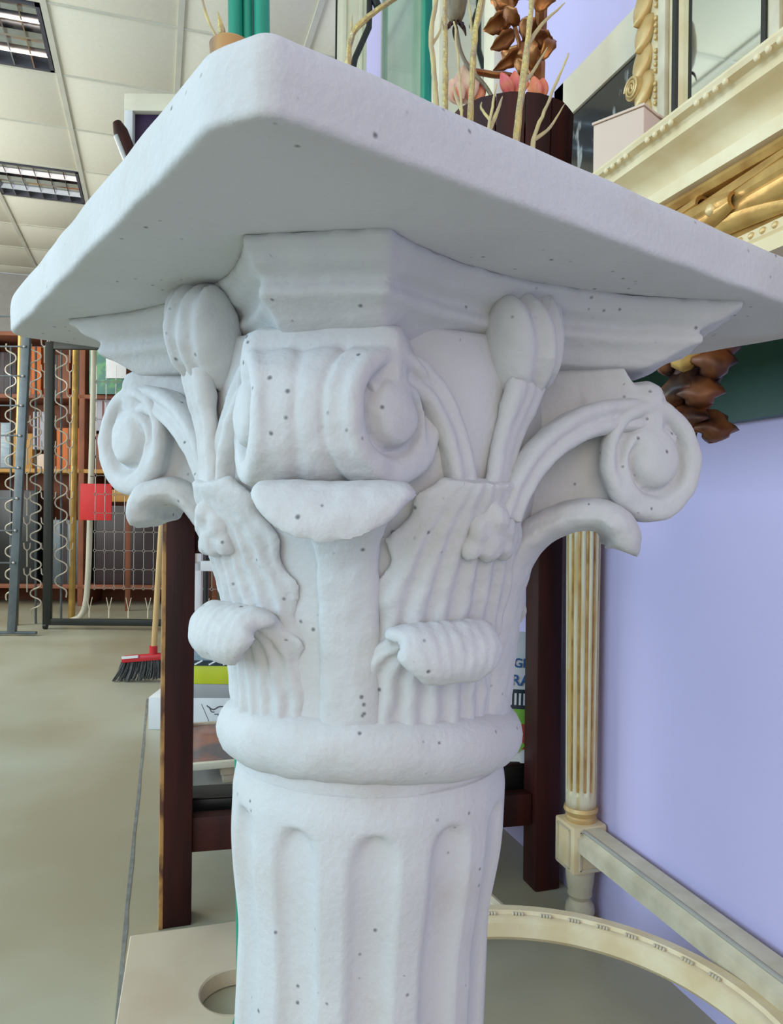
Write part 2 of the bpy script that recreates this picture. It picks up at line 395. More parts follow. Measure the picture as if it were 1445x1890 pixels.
# --- top slab
N_, L_, R_ = cl(432, 184, ZS), cl(13, 620, ZS), cl(1569, 604, ZS)
Na_, Nb_ = N_.lerp(L_, .058), N_.lerp(R_, .024)
F_ = L_ + R_ - N_
def round_poly(pts, rads, seg=9):
    out = []; n = len(pts)
    for i in range(n):
        p, a, b = pts[i], pts[i - 1], pts[(i + 1) % n]
        u = (a - p).normalized(); v = (b - p).normalized(); ang = u.angle(v)
        d = rads[i] / math.tan(ang / 2); c = p + (u + v).normalized() * (rads[i] / math.sin(ang / 2))
        s, e = p + u * d - c, p + v * d - c
        tot = s.angle(e); axis = s.cross(e).normalized()
        for k in range(seg + 1):
            out.append(c + Matrix.Rotation(tot * k / seg, 3, axis) @ s)
    return out
poly = round_poly([Na_, Nb_, R_, F_, L_], [0.026, 0.010, 0.025, 0.025, 0.016])
dens = []
for i, p in enumerate(poly):
    q = poly[(i + 1) % len(poly)]; n = max(1, int((q - p).length / 0.006))
    dens += [p.lerp(q, k / n) for k in range(n)]
cen = (N_ + R_ + F_ + L_) / 4
rows = []
SLT = 0.0272
for off, z in ((-.15, 0.0), (-.12, 0.0), (-.09, 0.0), (-.06, 0.0), (-.035, 0.0), (-.018, 0.0), (-.010, 0.0), (-.0030, .0), (-.0016, .0002), (-.0007, .0008), (-.0001, .0018), (0, .0035), (0, .008), (0.0004, .014), (.0003, SLT - .009), (-.0002, SLT - .005), (-.0012, SLT - .0022), (-.0032, SLT - .0005), (-.0050, SLT), (-.010, SLT), (-.06, SLT), (-.12, SLT)):
    row = []
    for i, p in enumerate(dens):
        tg = (dens[(i + 1) % len(dens)] - dens[i - 1]).normalized(); nn = Vector((tg.y, -tg.x, 0))
        if off < -.0051: q = p.lerp(cen, min(1, -off / .17))
        else: q = p + nn * off
        h = noise.noise(Vector((q.x * 28, q.y * 28, z * 40)))
        amp = .0009 if off > -.0051 else .0005
        row.append(q + nn * (h * amp if off > -.0051 else 0) + Vector((0, 0, ZS + z + amp * .6 * noise.noise(Vector((q.x * 35, q.y * 35, 9 + z * 30))))))
    rows.append(row)
MB().grid(rows, closev=True, cap=True).build('top_slab', M['plaster'], col, world=False, smooth=True)

# --- abacus with concave sides and cut corners
CORN = {'N': (262, .150, .031), 'R': (-8, .205, .026), 'F': (82, .185, .026), 'L': (172, .184, .026)}
def abacus_outline(sc_):
    pts = []; ks = ['N', 'R', 'F', 'L']
    ends = []
    for k in ks:
        a, r, h = CORN[k]; d = L2(1, a); p = Vector((-d.y, d.x, 0)); r = r * sc_
        ends.append((d * r - p * h * sc_, d * r + p * h * sc_))
    for i in range(4):
        e0, e1 = ends[i]; nx = ends[(i + 1) % 4][0]
        for k in range(10): pts.append(e0.lerp(e1, k / 10))
        mid = (e1 + nx) / 2; inn = -mid.normalized() * min(.030, (e1 - nx).length * .17)
        for k in range(28):
            s = k / 28; pts.append(e1.lerp(nx, s) + inn * (4 * s * (1 - s)))
    return pts
rows = []
for s_, z in ((0.4, .1185), (1.03, .1185), (1.03, .1145), (1.0, .1125), (.985, .109), (.95, .1065), (.915, .1045), (.905, .1015), (.925, .1005), (.93, .0965), (.90, .0945), (.86, .091), (.83, .087), (.78, .083), (.4, .083)):
    rows.append([p + Vector((0, 0, EYE + z)) for p in abacus_outline(s_)])
MB().grid(rows, closev=True, cap=True).build('abacus', M['plaster'], col, world=False, remesh=.002, smooth_it=4, disp=.0009, dscale=70)

# --- bell
prof = [(.02, -.150), (.080, -.150), (.083, -.125), (.0835, -.10), (.0845, -.075), (.087, -.05), (.092, -.025), (.0985, 0), (.1025, .025), (.1035, .05), (.102, .075), (.100, .092), (.02, .092)]
pp = [(p.x, p.y) for p in spline([(r, z, 0) for r, z in prof[1:-1]], 5)]
m = MB(); m.lathe([(.01, -.15)] + pp + [(.01, .092)], (0, 0, EYE), 96)
m.build('bell', M['plaster'], col, world=False, smooth=True, disp=.0012, dscale=55)

# --- astragal ring under the capital (uneven, slightly tilted)
m = MB(); rows = []
for i in range(120):
    a = 2 * math.pi * i / 120; row = []
    d = Vector((math.cos(a), math.sin(a), 0))
    for k in range(20):
        b = 2 * math.pi * k / 20
        rr = .0775 + (.0158 + .0012 * noise.noise(d * 3)) * math.cos(b); zz = (.0180 + .0014 * noise.noise(d * 2.3 + Vector((4, 0, 0)))) * math.sin(b)
        p = d * rr; row.append(p + Vector((0, 0, EYE - .133 + zz - .115 * p.y - .02 * p.x)))
    rows.append(row)
MB.grid(m, rows, closeu=True, closev=True)
m.build('astragal', M['plaster'], col, world=False, smooth=True, disp=.0011, dscale=90)

# --- fluted shaft, leaning very slightly, down to a moulded base
def lean(z): return (-.030 * (EYE - .16 - z), 0)
NA, ZN = 240, 130
rows = []
ztop, zbot = EYE - .148, .115
def sm(e0, e1, x):
    x = min(1, max(0, (x - e0) / (e1 - e0))); return x * x * (3 - 2 * x)
zl = [ztop - (ztop - zbot) * (i / ZN) ** 1.6 for i in range(ZN + 1)]
for z in zl:
    d = z - EYE
    rb = .0765 + .0068 * sm(-.255, -.185, d) - .002 * sm(-.165, -.148, d) + .0022 * sm(-.3, -.7, d)
    row = []
    for k in range(NA):
        a = 2 * math.pi * k / NA
        ph = ((math.degrees(a) - 244) / 30 + .5) % 1 - .5           # 12 flutes
        w = .30
        f = 0
        if abs(ph) < w:
            q = ph / w; edge = sm(0, .12 + .9 * (q * q), (-.166 - d) / .026 if d > -.23 else 9)
            f = .0056 * math.sqrt(max(0, 1 - q * q)) ** 1.15 * edge
        h = .0006 * noise.noise(Vector((math.cos(a) * 5, math.sin(a) * 5, z * 30)))
        lx, ly = lean(z)
        row.append(Vector(((rb - f + h) * math.cos(a) + lx, (rb - f + h) * math.sin(a) + ly, z)))
    rows.append(row)
MB().grid(rows, closev=True, cap=True).build('shaft', M['plaster'], col, world=False, smooth=True)
bx, by = lean(.1)
m = MB(); m.lathe([(.02, .135), (.082, .135), (.088, .128), (.098, .120), (.104, .108), (.104, .098), (.098, .088), (.092, .080), (.096, .07), (.110, .06), (.114, .048), (.110, .038), (.02, .038)], (bx, by, 0), 64)
m.build('base_moulding', M['plaster'], col, world=False, smooth=True)
MB().box((bx, by, .02), (.25, .25, .04), bev=.006, rz=R(37)).build('base_plinth', M['plaster'], col, world=False)

# --- leaves
def leaf(name, A, prof, thick, hw_fn, ribs=0, rib_amp=0.0, lobes=0, lobe_amp=0.0, bulge=0.0, nt=36, sub=7, noise_amp=.0008, twist=0.0, fan=0.0, droop=0.0):
    P = [(p.x, p.y) for p in spline([(r, z, 0) for r, z in prof], sub)]
    n = len(P); rows = []
    for i, (r, z) in enumerate(P):
        s = i / (n - 1)
        dr = P[min(i + 1, n - 1)][0] - P[max(i - 1, 0)][0]; dz = P[min(i + 1, n - 1)][1] - P[max(i - 1, 0)][1]
        l = math.hypot(dr, dz) or 1; nr, nz = dz / l, -dr / l
        w = hw_fn(s); la = lobe_amp * math.sin(s * lobes * 2 * math.pi)
        rf, rbk = [], []
        for k in range(nt + 1):
            t = -1 + 2 * k / nt
            e = math.sqrt(max(0, 1 - t ** 6))
            # ribs fan out from the base: they slope away from the mid-rib towards the edges
            ph = t * ribs + fan * abs(t) * s * (1 if t > 0 else -1)
            rib = rib_amp * (1 - .55 * sm(.5, .75, s)) * (abs(math.cos(ph * math.pi)) ** .7 - .6) * (1 - abs(t) ** 6) if ribs else 0
            o = bulge * (1 - t * t) + rib - thick * .35 * (1 - e)
            for lst, oo in ((rf, o), (rbk, -thick * (.25 + .75 * e) - .55 * rib * sm(.5, .7, s))):
                rr = r + nr * oo; zz = z + nz * oo - droop * (1 - t * t) * sm(.6, 1, s) + droop * .5 * sm(.6, 1, s)
                ang = R(A) + t * (1 + la * abs(t) ** 4) * w / max(.05, r) + twist * s
                lst.append(Vector((rr * math.cos(ang), rr * math.sin(ang), EYE + zz)))
        rows.append(rf + rbk[::-1])
    m = MB(); m.grid(rows, closev=True, cap=True)
    return m.build(name, M['plaster'], col, world=False, remesh=.0016, smooth_it=3, disp=noise_amp, dscale=110)

# lower leaves with rolled tips, on the faces
low = [(.0825, -.126), (.0835, -.114), (.085, -.096), (.0875, -.078), (.092, -.0665), (.0985, -.0605), (.105, -.0625), (.1072, -.0695), (.103, -.0745)]
for A, dr, dz, hb in ((223, -.001, .001, .040), (294, -.002, -.004, .048), (37, 0, 0, .044), (127, 0, 0, .044)):
    leaf('lower_leaf', A, [(r + dr, z + dz) for r, z in low], .0095, lambda s: hb - .006 * s - (hb - .034) * sm(.35, .62, s) - .010 * max(0, s - .8) / .2,
         ribs=3.5, rib_amp=.0055, lobes=5, lobe_amp=.09, bulge=.003, fan=1.2)
# ribbed upper leaves rising to the node of the scroll stems
up = [(.083, -.078), (.0875, -.058), (.093, -.038), (.0985, -.020), (.104, -.004), (.109, .008), (.112, .016)]
for A, hb in ((220, .040), (302, .046), (37, .04), (127, .04)):
    leaf('upper_leaf', A, up, .007, lambda s: hb + .004 * math.sin(3.1 * s) - .020 * s * s, ribs=3.5, rib_amp=.0058, lobes=4, lobe_amp=.08, bulge=.004, fan=1.4)
# tall smooth corner leaves whose lips carry the scrolls
def tall(A, lip_r, lip_z, hw0, hw1, th, dp=.003):
    pr = [(.0835, -.124), (.0860, -.10), (.0890, -.07), (.0935, -.042), (.1005, -.022 + lip_z * .3), (.112, -.009 + lip_z * .7), (lip_r - .016, -.002 + lip_z), (lip_r - .005, -.002 + lip_z), (lip_r, -.007 + lip_z), (lip_r - .001, -.013 + lip_z)]
    leaf('corner_leaf', A, pr, th, lambda s: hw0 + (hw1 - hw0) * sm(.40, .78, s) - .012 * max(0, s - .85) / .15, bulge=.002, nt=30, droop=dp)
tall(264, .143, .006, .0165, .037, .010, .010); tall(172, .137, .006, .034, .036, .016); tall(-10, .1425, -.006, .040, .042, .017); tall(82, .15, .006, .02, .034, .011)

# --- scrolls: a rolled volute at each corner with a spiral carved into either side and two stems
VOL = {'N': (259, .117, .039, .0445, .0330), 'R': (-8, .167, .020, .031, .0350), 'F': (82, .15, .022, .045, .033), 'L': (172, .154, .020, .043, .0345)}
PHI = 59
for key, (D, rc, hw, z0, RR) in VOL.items():
    d = L2(1, D); side = Vector((-d.y, d.x, 0)); zv = Vector((0, 0, 1))
    frames = {}
    for sg in (-1, 1):
        n = L2(1, D - sg * PHI); tt = Vector((-n.y, n.x, 0)) * sg
        frames[sg] = (d * rc - side * sg * hw + zv * (EYE + z0), n, tt)
    NA_ = 64
    def ring(sg, rad, h):
        c, n, tt = frames[sg]
        return [c + n * h + (tt * math.cos(2 * math.pi * k / NA_) + zv * math.sin(2 * math.pi * k / NA_)) * rad for k in range(NA_)]
    def groove(rho, psi):                    # spiral groove, rho in units of RR
        best = 0.0
        for lap in (0, 1):
            q = ((math.degrees(psi) - 90) % 360); q = (360 - q) % 360     # clockwise angle from the top
            s = (q + 130) % 360 + 360 * lap - 0
            if s > 470: continue
            rg = .74 - .34 * s / 470
            wgt = sm(0, 60, s) * (1 - sm(400, 470, s))
            best = max(best, wgt * math.exp(-((rho - rg) / .085) ** 2))
        return best
    def face_rows(sg):
        c, n, tt = frames[sg]; rws = []
        for rho in (.02, .12, .22, .3, .36, .42, .48, .54, .6, .66, .72, .78, .84, .9, .95):
            row = []
            for k in range(NA_):
                psi = 2 * math.pi * k / NA_
                h = -.0085 * groove(rho, psi) + .0035 * (1 - min(1, rho / .5) ** 2) - .0012 * sm(.88, .95, rho)
                row.append(c + n * h + (tt * math.cos(psi) + zv * math.sin(psi)) * rho * RR)
            rws.append(row)
        return rws
    rows = face_rows(1) + [ring(1, RR * .985, -.003), ring(1, RR, -.0065)]
    A1, A2 = ring(1, RR, -.0065), ring(-1, RR, -.0065)
    c1, c2 = frames[1][0], frames[-1][0]
    for i in range(1, 16):
        u = i / 16
        g = 1 - .10 * (math.exp(-((u - .74) / .035) ** 2) + .55 * math.exp(-((u - .38) / .06) ** 2)) + .02 * math.sin(u * math.pi)
        cc = c1.lerp(c2, u)
        rows.append([cc + (a.lerp(b, u) - cc) * g for a, b in zip(A1, A2)])
    rows += [A2, ring(-1, RR * .985, -.003)] + face_rows(-1)[::-1]
    m = MB(); m.grid(rows, closev=True, cap=True)
    # neck that carries the roll up to the abacus
    m.box(d * (rc - .022) + zv * (EYE + z0 + RR * .80), (.055, hw * 2.1, .036), rot=Matrix.Rotation(R(D), 4, 'Z'), bev=.01)
    # solid web between the bell and the roll
    if key != 'N':
        wv = []
        for sgn in (-1, 1):
            wv.append([d * r_ + side * (sgn * hw * k_) + zv * (EYE + z_) for r_, z_, k_ in ((.080, -.02, .95), (.100, -.012, 1.0), (rc - .012, z0 - RR * .62, .98), (rc, z0 + RR * .5, .98), (rc - .02, .086, 1.0), (.080, .086, .95))])
        m.grid(wv, closev=True, cap=True)
    v = m.build('volute', M['plaster'], col, world=False, remesh=.0013, smooth_it=3, disp=.0008, dscale=100)
    for sg in (-1, 1):                       # stems: flat double-ridged bands from the face node to the top of the roll
        c, n, tt = frames[sg]
        fa = D - sg * 45; fn = L2(1, fa); ft = Vector((-fn.y, fn.x, 0)) * sg
        nd = {'L': .103, 'N': .106, 'R': .112, 'F': .106}[key]
        p0 = fn * nd + ft * .009 + zv * (EYE - .004)
        p1 = p0 + ft * .008 + zv * .045 + fn * .006
        WB = .0205
        p3 = c + zv * (RR - WB * .5) - n * .004
        p2 = p3 - tt * RR * 1.0 + zv * .004
        p4 = c + tt * (RR - WB * .5) * .75 + zv * (RR - WB * .5) * .66 - n * .004
        path = []
        for i in range(22):
            s = i / 21; path.append((p0 * (1 - s) ** 3 + p1 * 3 * s * (1 - s) ** 2 + p2 * 3 * s * s * (1 - s) + p3 * s ** 3, s))
        path.append((p4, 1.0))
        rows = []
        for i, (p, s) in enumerate(path):
            tg = (path[min(i + 1, len(path) - 1)][0] - path[max(i - 1, 0)][0]).normalized()
            nn = fn.lerp(n, s).normalized(); nn = (nn - tg * nn.dot(tg)).normalized(); b = tg.cross(nn)
            w = WB * (.70 + .30 * s); dp = .010 + .006 * s
            rows.append([p + b * (u * w) + nn * (q * dp) for u, q in ((-.5, -1), (.5, -1), (.5, -.2), (.40, .06), (.24, .12), (.10, .02), (0, -.16), (-.10, .02), (-.24, .12), (-.40, .06), (-.5, -.2))])
        q = MB(); q.grid(rows, closev=True, cap=True)
        q.build('scroll_stem', M['plaster'], v, world=False, remesh=.0015, smooth_it=2, disp=.0006, dscale=110)

# --- flower bosses in the middle of each abacus side, with stalks down to the stem node
for A, r, z, tilt in ((213, .107, .096, -20), (319, .104, .089, 22), (37, .115, .092, 0), (127, .115, .092, 0)):
    n = L2(1, A); tt = Vector((-n.y, n.x, 0)); c = n * r + Vector((0, 0, EYE + z))
    m = MB(); base = Matrix.Translation(c) @ Matrix.Rotation(R(A), 4, 'Z') @ Matrix.Rotation(R(18), 4, 'Y') @ Matrix.Rotation(R(tilt), 4, 'X')
    for off, sy, sx in ((-.012, .0095, .017), (-.0005, .008, .0225), (.0105, .008, .020), (.019, .006, .014)):
        g = base @ Matrix.Translation((0.002, off, 0))
        m.ball(g.translation, (sx, sy, .0295), rot=g.to_3x3().to_4x4(), u=16, v=12)
    m.build('fleuron', M['plaster'], col, world=False, remesh=.0016, smooth_it=9, disp=.0006, dscale=120)
    m = MB(); A2 = {213: 218, 319: 306}.get(A, A)
    n2 = L2(1, A2)
    top_ = c - Vector((0, 0, .020)) + n * .006; bot = n2 * .108 + Vector((0, 0, EYE + .000))
    for k in (-1, 0, 1):
        tv = tt * (.0055 * k)
        m.tube(spline([bot + tv * .7, bot.lerp(top_, .5) + tv * 1.2 - n * .003, top_ + tv * 1.7], 6), [.0045] * 5 + [.0045] * 4 + [.0058] * 4, 10)
    m.build('stalk', M['plaster'], col, world=False, remesh=.0016, smooth_it=5, disp=.0005, dscale=120)
    m = MB()
    t2 = Vector((-n2.y, n2.x, 0))
    for du, dz, s in ((0, .002, .0085), (-.009, -.004, .0065), (.009, -.004, .0065), (0, -.012, .0085), (-.011, -.014, .006), (.011, -.014, .006)):
        m.ball(n2 * (.1075 + .25 * dz) + t2 * du + Vector((0, 0, EYE - .004 + dz)), (s, s, s * 1.15), u=12, v=8)
    m.build('node_bud', M['plaster'], col, world=False, remesh=.0016, smooth_it=5, disp=.0014, dscale=150)

# ================================================================== CONSOLE TABLE ON THE RIGHT
FX = 0.50                                     # front of the apron
con = thing('console_table', (.70, .82, 0), 'tall ivory and gilt console table with fluted legs against the lilac wall', 'table')
Y0, Y1 = .24, 1.53
HT, HB = EYE + .397, EYE + .226
LX, LY = .862, 1.405
def sweep_y(prof, y0, y1, name, mt, par):
    return MB().grid([[Vector((x, y, z)) for x, z in prof] for y in (y0, y1)], closev=True, cap=True).build(name, mt, par)
# table top with its stepped ivory moulding
XB = WX - .006
sweep_y([(XB, HT), (FX - .018, HT), (FX - .020, HT - .004), (FX - .018, HT - .008), (FX - .010, HT - .010), (FX - .008, HT - .013), (FX - .010, HT - .022), (FX - .004, HT - .025), (FX + .008, HT - .029), (FX + .018, HT - .037), (FX + .022, HT - .048), (FX + .020, HT - .053),
         (FX + .004, HT - .055), (FX + .002, HT - .070), (FX + .016, HT - .074), (XB, HT - .074)], Y0, Y1, 'table_top', M['ivory'], con)
sweep_y([(FX + .015, HT - .074), (FX + .002, HT - .076), (FX - .001, HT - .081), (FX + .003, HT - .086), (FX + .015, HT - .088)], Y0, Y1, 'gilt_fillet', M['gold'], con)
sweep_y([(FX + .015, HT - .080), (FX + .15, HT - .080), (FX + .15, HB + .004), (FX + .015, HB + .004)], Y0, Y1, 'apron', M['gold'], con)
sweep_y([(FX + .016, HB + .026), (FX - .001, HB + .025), (FX - .003, HB + .016), (FX - .001, HB + .013), (FX - .006, HB + .011), (FX - .006, HB - .002), (FX + .03, HB - .002), (FX + .03, HB + .02)], Y0, Y1, 'lower_moulding', M['ivory'], con)
# bead rows
bead = None
def beads(z, x, r, step, mt, name='bead', run=3, gap=0):
    global bead
    i = 0; y = Y0 + .02
    while y < 1.12:
        if gap == 0 or i % (run + gap) < run:
            if bead is None or bead.name.split('.')[0] != name:
                o = MB().ball((0, 0, 0), (r * .8, r, r), u=8, v=6).build(name, mt, con, world=False); bead = o
            else:
                o = link(bpy.data.objects.new(name, bead.data)); o.parent = con
            o.matrix_basis = Matrix.Translation(Vector((x, y, z)) - con.location)
        y += step; i += 1
beads(HT - .009, FX - .017, .0035, .0125, M['ivory'], 'bead', 4, 2)
beads(HB + .020, FX - .002, .0034, .0135, M['gold_pale'], 'gilt_bead')
# laurel roll: overlapping gilt leaves around a half-round core
zc = (HT - .088 + HB + .026) / 2; rr = (HT - .088 - HB - .026) / 2
cxr = FX + .014
MB().tube([(cxr, Y0, zc), (cxr, Y1, zc)], rr * .80, 24).build('laurel_core', M['gold'], con)
lm = None; PL = .118
yy = Y0 - .01
def laurel_mesh(stag):
    rows_f = []; nu, nv = 12, 12
    m = MB(); f, bk = [], []
    for i in range(nu + 1):
        s = i / nu; rf, rb_ = [], []
        w = .80 * (math.sin(math.pi * min(1, .30 + s * .62)) ** .7)
        for k in range(nv + 1):
            t = -1 + 2 * k / nv
            lift = rr * (.84 + .30 * s * (1 - .55 * t * t)) - (.0035 * math.exp(-(t / .10) ** 2)) * min(1, s * 3) * (1 - s) ** .3
            a = math.pi + t * w
            for lst, dl in ((rf, 0), (rb_, -.004)):
                lst.append(Vector((math.cos(a) * (lift + dl), s * PL * 1.25, -math.sin(a) * (lift + dl))))
        f.append(rf); bk.append(rb_)
    m.grid([a + b[::-1] for a, b in zip(f, bk)], closev=True, cap=True)
    return m
i = 0
while yy < 1.30:
    for off, phi in ((0, 0.0), (.5, 1.12), (.5, -1.12)):
        if lm is None:
            o = laurel_mesh(0).build('laurel_leaf', M['gold'], con, world=False); lm = o
        else:
            o = link(bpy.data.objects.new('laurel_leaf', lm.data)); o.parent = con
        y = yy + off * PL
        o.matrix_basis = Matrix.Translation(Vector((cxr, y + PL, zc)) - con.location) @ Matrix.Rotation(phi, 4, 'Y') @ Matrix.Rotation(math.pi, 4, 'X')
        if abs(phi) < .1:
            b2 = MB().ball((cxr - rr * 1.02, y + PL * .96, zc), (.005, .006, .006), u=8, v=6).build('berry', M['gold_pale'], con)
    yy += PL; i += 1
# dark green rear rail under the top, standing against the wall
MB().bb((XB - .022, Y0, 1.0), (XB, 1.36, HT - .06)).build('rear_rail', M['darkgreen'], con)
# end apron at the far end
MB().bb((FX + .03, Y1 - .05, HB + .01), (XB, Y1 - .02, HT - .07)).build('end_apron', M['ivory_worn'], con)

MB().bb((FX + .012, Y0 - .012, HB + .004), (XB, Y0, HT - .076)).build('end_apron', M['ivory'], con)
# legs: turned foot, square block, fluted shaft
def console_leg(x, y):
    m = MB(); m.lathe([(.012, 0), (.026, .004), (.031, .016), (.029, .030), (.021, .042), (.023, .047), (.026, .052), (.025, .058), (.028, .075), (.030, .095), (.030, .108)], (x, y, 0), 24)
    lg = m.build('leg', M['ivory_worn'], con)
    b = MB().box((x, y, .158), (.078, .078, .098), bev=.005).build('block', M['ivory'], lg)
    for dx, dy, sx, sy in ((-.0395, 0, .003, .05), (0, -.0395, .05, .003)):
        fr = MB()
        for uz in (.118, .198): fr.box((x + dx, y + dy, uz), (max(sx, .004), max(sy, .004), .004))
        for u in (-.024, .024):
            fr.box((x + dx + (u if sx > .01 else 0), y + dy + (u if sy > .01 else 0), .158), (.004, .004, .08))
        fr.build('block_panel', M['ivory_worn'], lg)
    MB().lathe([(.02, .205), (.031, .207), (.033, .213), (.031, .219), (.033, .224), (.036, .230), (.034, .237), (.02, .239)], (x, y, 0), 24).build('collar', M['gold_pale'], lg)
    rows = []; NK = 72
    for z in [.236, .25, .262, .266, .272, .28] + [.3 + (HB - .28) * k / 20 for k in range(21)]:
        base = .0315 + .006 * (z - .236) / (HB - .236); row = []
        for k in range(NK):
            a = 2 * math.pi * k / NK; ph = (k / NK * 12) % 1 - .5
            f = .0055 * math.sqrt(max(0, 1 - (ph / .34) ** 2)) * sm(.262, .276, z) if abs(ph) < .34 else 0
            row.append(Vector((x + (base - f) * math.cos(a), y + (base - f) * math.sin(a), z)))
        rows.append(row)
    MB().grid(rows, closev=True, cap=True).build('fluted_shaft', M['gold_flute'], lg, smooth=True)
    m = MB()
    for k in range(12):
        a = 2 * math.pi * (k + .5) / 12
        m.tube([(x + (.0268 + .006 * f) * math.cos(a), y + (.0268 + .006 * f) * math.sin(a), .272 + (HB - .275) * f) for f in (0, .5, 1)], .0032, 6)
    m.build('flute_gilding', M['gold'], lg)
    return lg
mf = mat('ivory_gilt_fluting', (0.72, 0.66, 0.48), 0.42, 0.1, col2=(0.60, 0.42, 0.14), nscale=22, bump=0.03, thr=(0.45, 0.7), stretch=(3, 3, .3))
M['gold_flute'] = mf
for x, y in ((LX, LY), (.560, LY), (LX, .30), (.560, .30)): console_leg(x, y)
# rear stretcher along the wall, moulded
sp = [(.832, .158), (.832, .186), (.842, .192), (.846, .200), (.856, .203), (.884, .203), (.884, .158)]
sweep_y(sp, .33, LY - .036, 'stretcher', M['ivory_worn'], con)
MB().tube([(.846, .33, .199), (.846, LY - .04, .199)], .004, 8).build('stretcher_bead', M['stonegrey'], con)
# ring-shaped stretcher between the legs
RCX, RCY, RO = .475, .865, .358
rows = []
for k in range(96):
    a = 2 * math.pi * k / 96; row = []
    for dr, z in ((0, .152), (0, .166), (-.020, .168), (-.024, .163), (-.030, .163), (-.034, .160), (-.040, .156), (-.043, .134), (-.036, .126), (-.004, .126)):
        row.append(Vector((RCX + (RO + dr) * math.cos(a), RCY + (RO + dr) * math.sin(a), z)))
    rows.append(row)
rg = MB().grid(rows, closeu=True, closev=True).build('ring_stretcher', M['ivory'], con)
bm_ = None
for k in range(0, 150):
    a = R(10 + k * .9)
    if k % 9 > 3: continue
    p = Vector((RCX + (RO - .027) * math.cos(a), RCY + (RO - .027) * math.sin(a), .165))
    if bm_ is None:
        o = MB().ball((0, 0, 0), (.0036, .0026, .0036), u=8, v=6).build('ring_bead', M['ivory_worn'], rg, world=False); bm_ = o
    else: o = link(bpy.data.objects.new('ring_bead', bm_.data)); o.parent = rg
    o.matrix_basis = wm(rg).inverted() @ Matrix.Translation(p) @ Matrix.Rotation(a, 4, 'Z')
# cross bars that carry the ring
for xa, ya, xb, yb in ((.575, LY - .04, RCX + .12, RCY + RO * .90), (LX - .02, .33, RCX + RO * .7, RCY - RO * .66), (.575, .34, RCX + .1, RCY - RO * .92)):
    MB().tube([(xa, ya, .146), (xb, yb, .146)], .012, 8).build('ring_bracket', M['ivory_worn'], con)

# carved acanthus pendant under the apron
pc = atx(1283, 700, FX + .02); pc.z = .965
m = MB()
m.tube(spline([(pc.x + .02, pc.y - .01, HB + .01), (pc.x + .01, pc.y, 1.03), (pc.x, pc.y + .005, .97), (pc.x - .002, pc.y + .01, .925)], 6), [.034, .035, .036, .036, .036, .035, .034, .032, .03, .028, .026, .024, .022, .019, .016, .013, .01, .007, .004], 12)
pend = m.build('carved_pendant', M['darkwood'], con, disp=.004, dscale=40); pend['label'] = 'brown carved acanthus pendant with gilt edges, colour darkened for shade'
for k, (z, a, l) in enumerate(((1.04, 200, .10), (1.035, 150, .09), (1.03, 255, .10), (1.0, 180, .085), (.995, 230, .085), (.985, 130, .08), (.965, 205, .07), (.96, 160, .06), (.955, 260, .07), (1.05, 285, .09), (.94, 185, .05))):
    dr_ = L2(1, a); tt = Vector((-dr_.y, dr_.x, 0)); rows = []
    for i in range(9):
        s = i / 8
        c = Vector((pc.x + .006, pc.y, z)) + dr_ * (.020 + .022 * math.sin(s * 2.6)) - Vector((0, 0, 1)) * (l * .75 * s * (1.0 - .35 * s))
        w = .021 * math.sin(math.pi * min(1, .2 + .8 * s)) * (1 + .22 * math.sin(s * 17))
        rows.append([c + tt * (t * w) - dr_ * (.009 * t * t) + dr_ * th for t, th in ((-1, 0), (-.5, .002), (0, -.001), (.5, .002), (1, 0), (1, -.005), (0, -.007), (-1, -.005))])
    MB().grid(rows, closev=True, cap=True).build('acanthus_leaf', M['carved'] if k % 5 else M['gold'], pend, smooth=True)

# ================================================================== THINGS ON THE CONSOLE AND THE LILAC WALL
TOPZ = HT
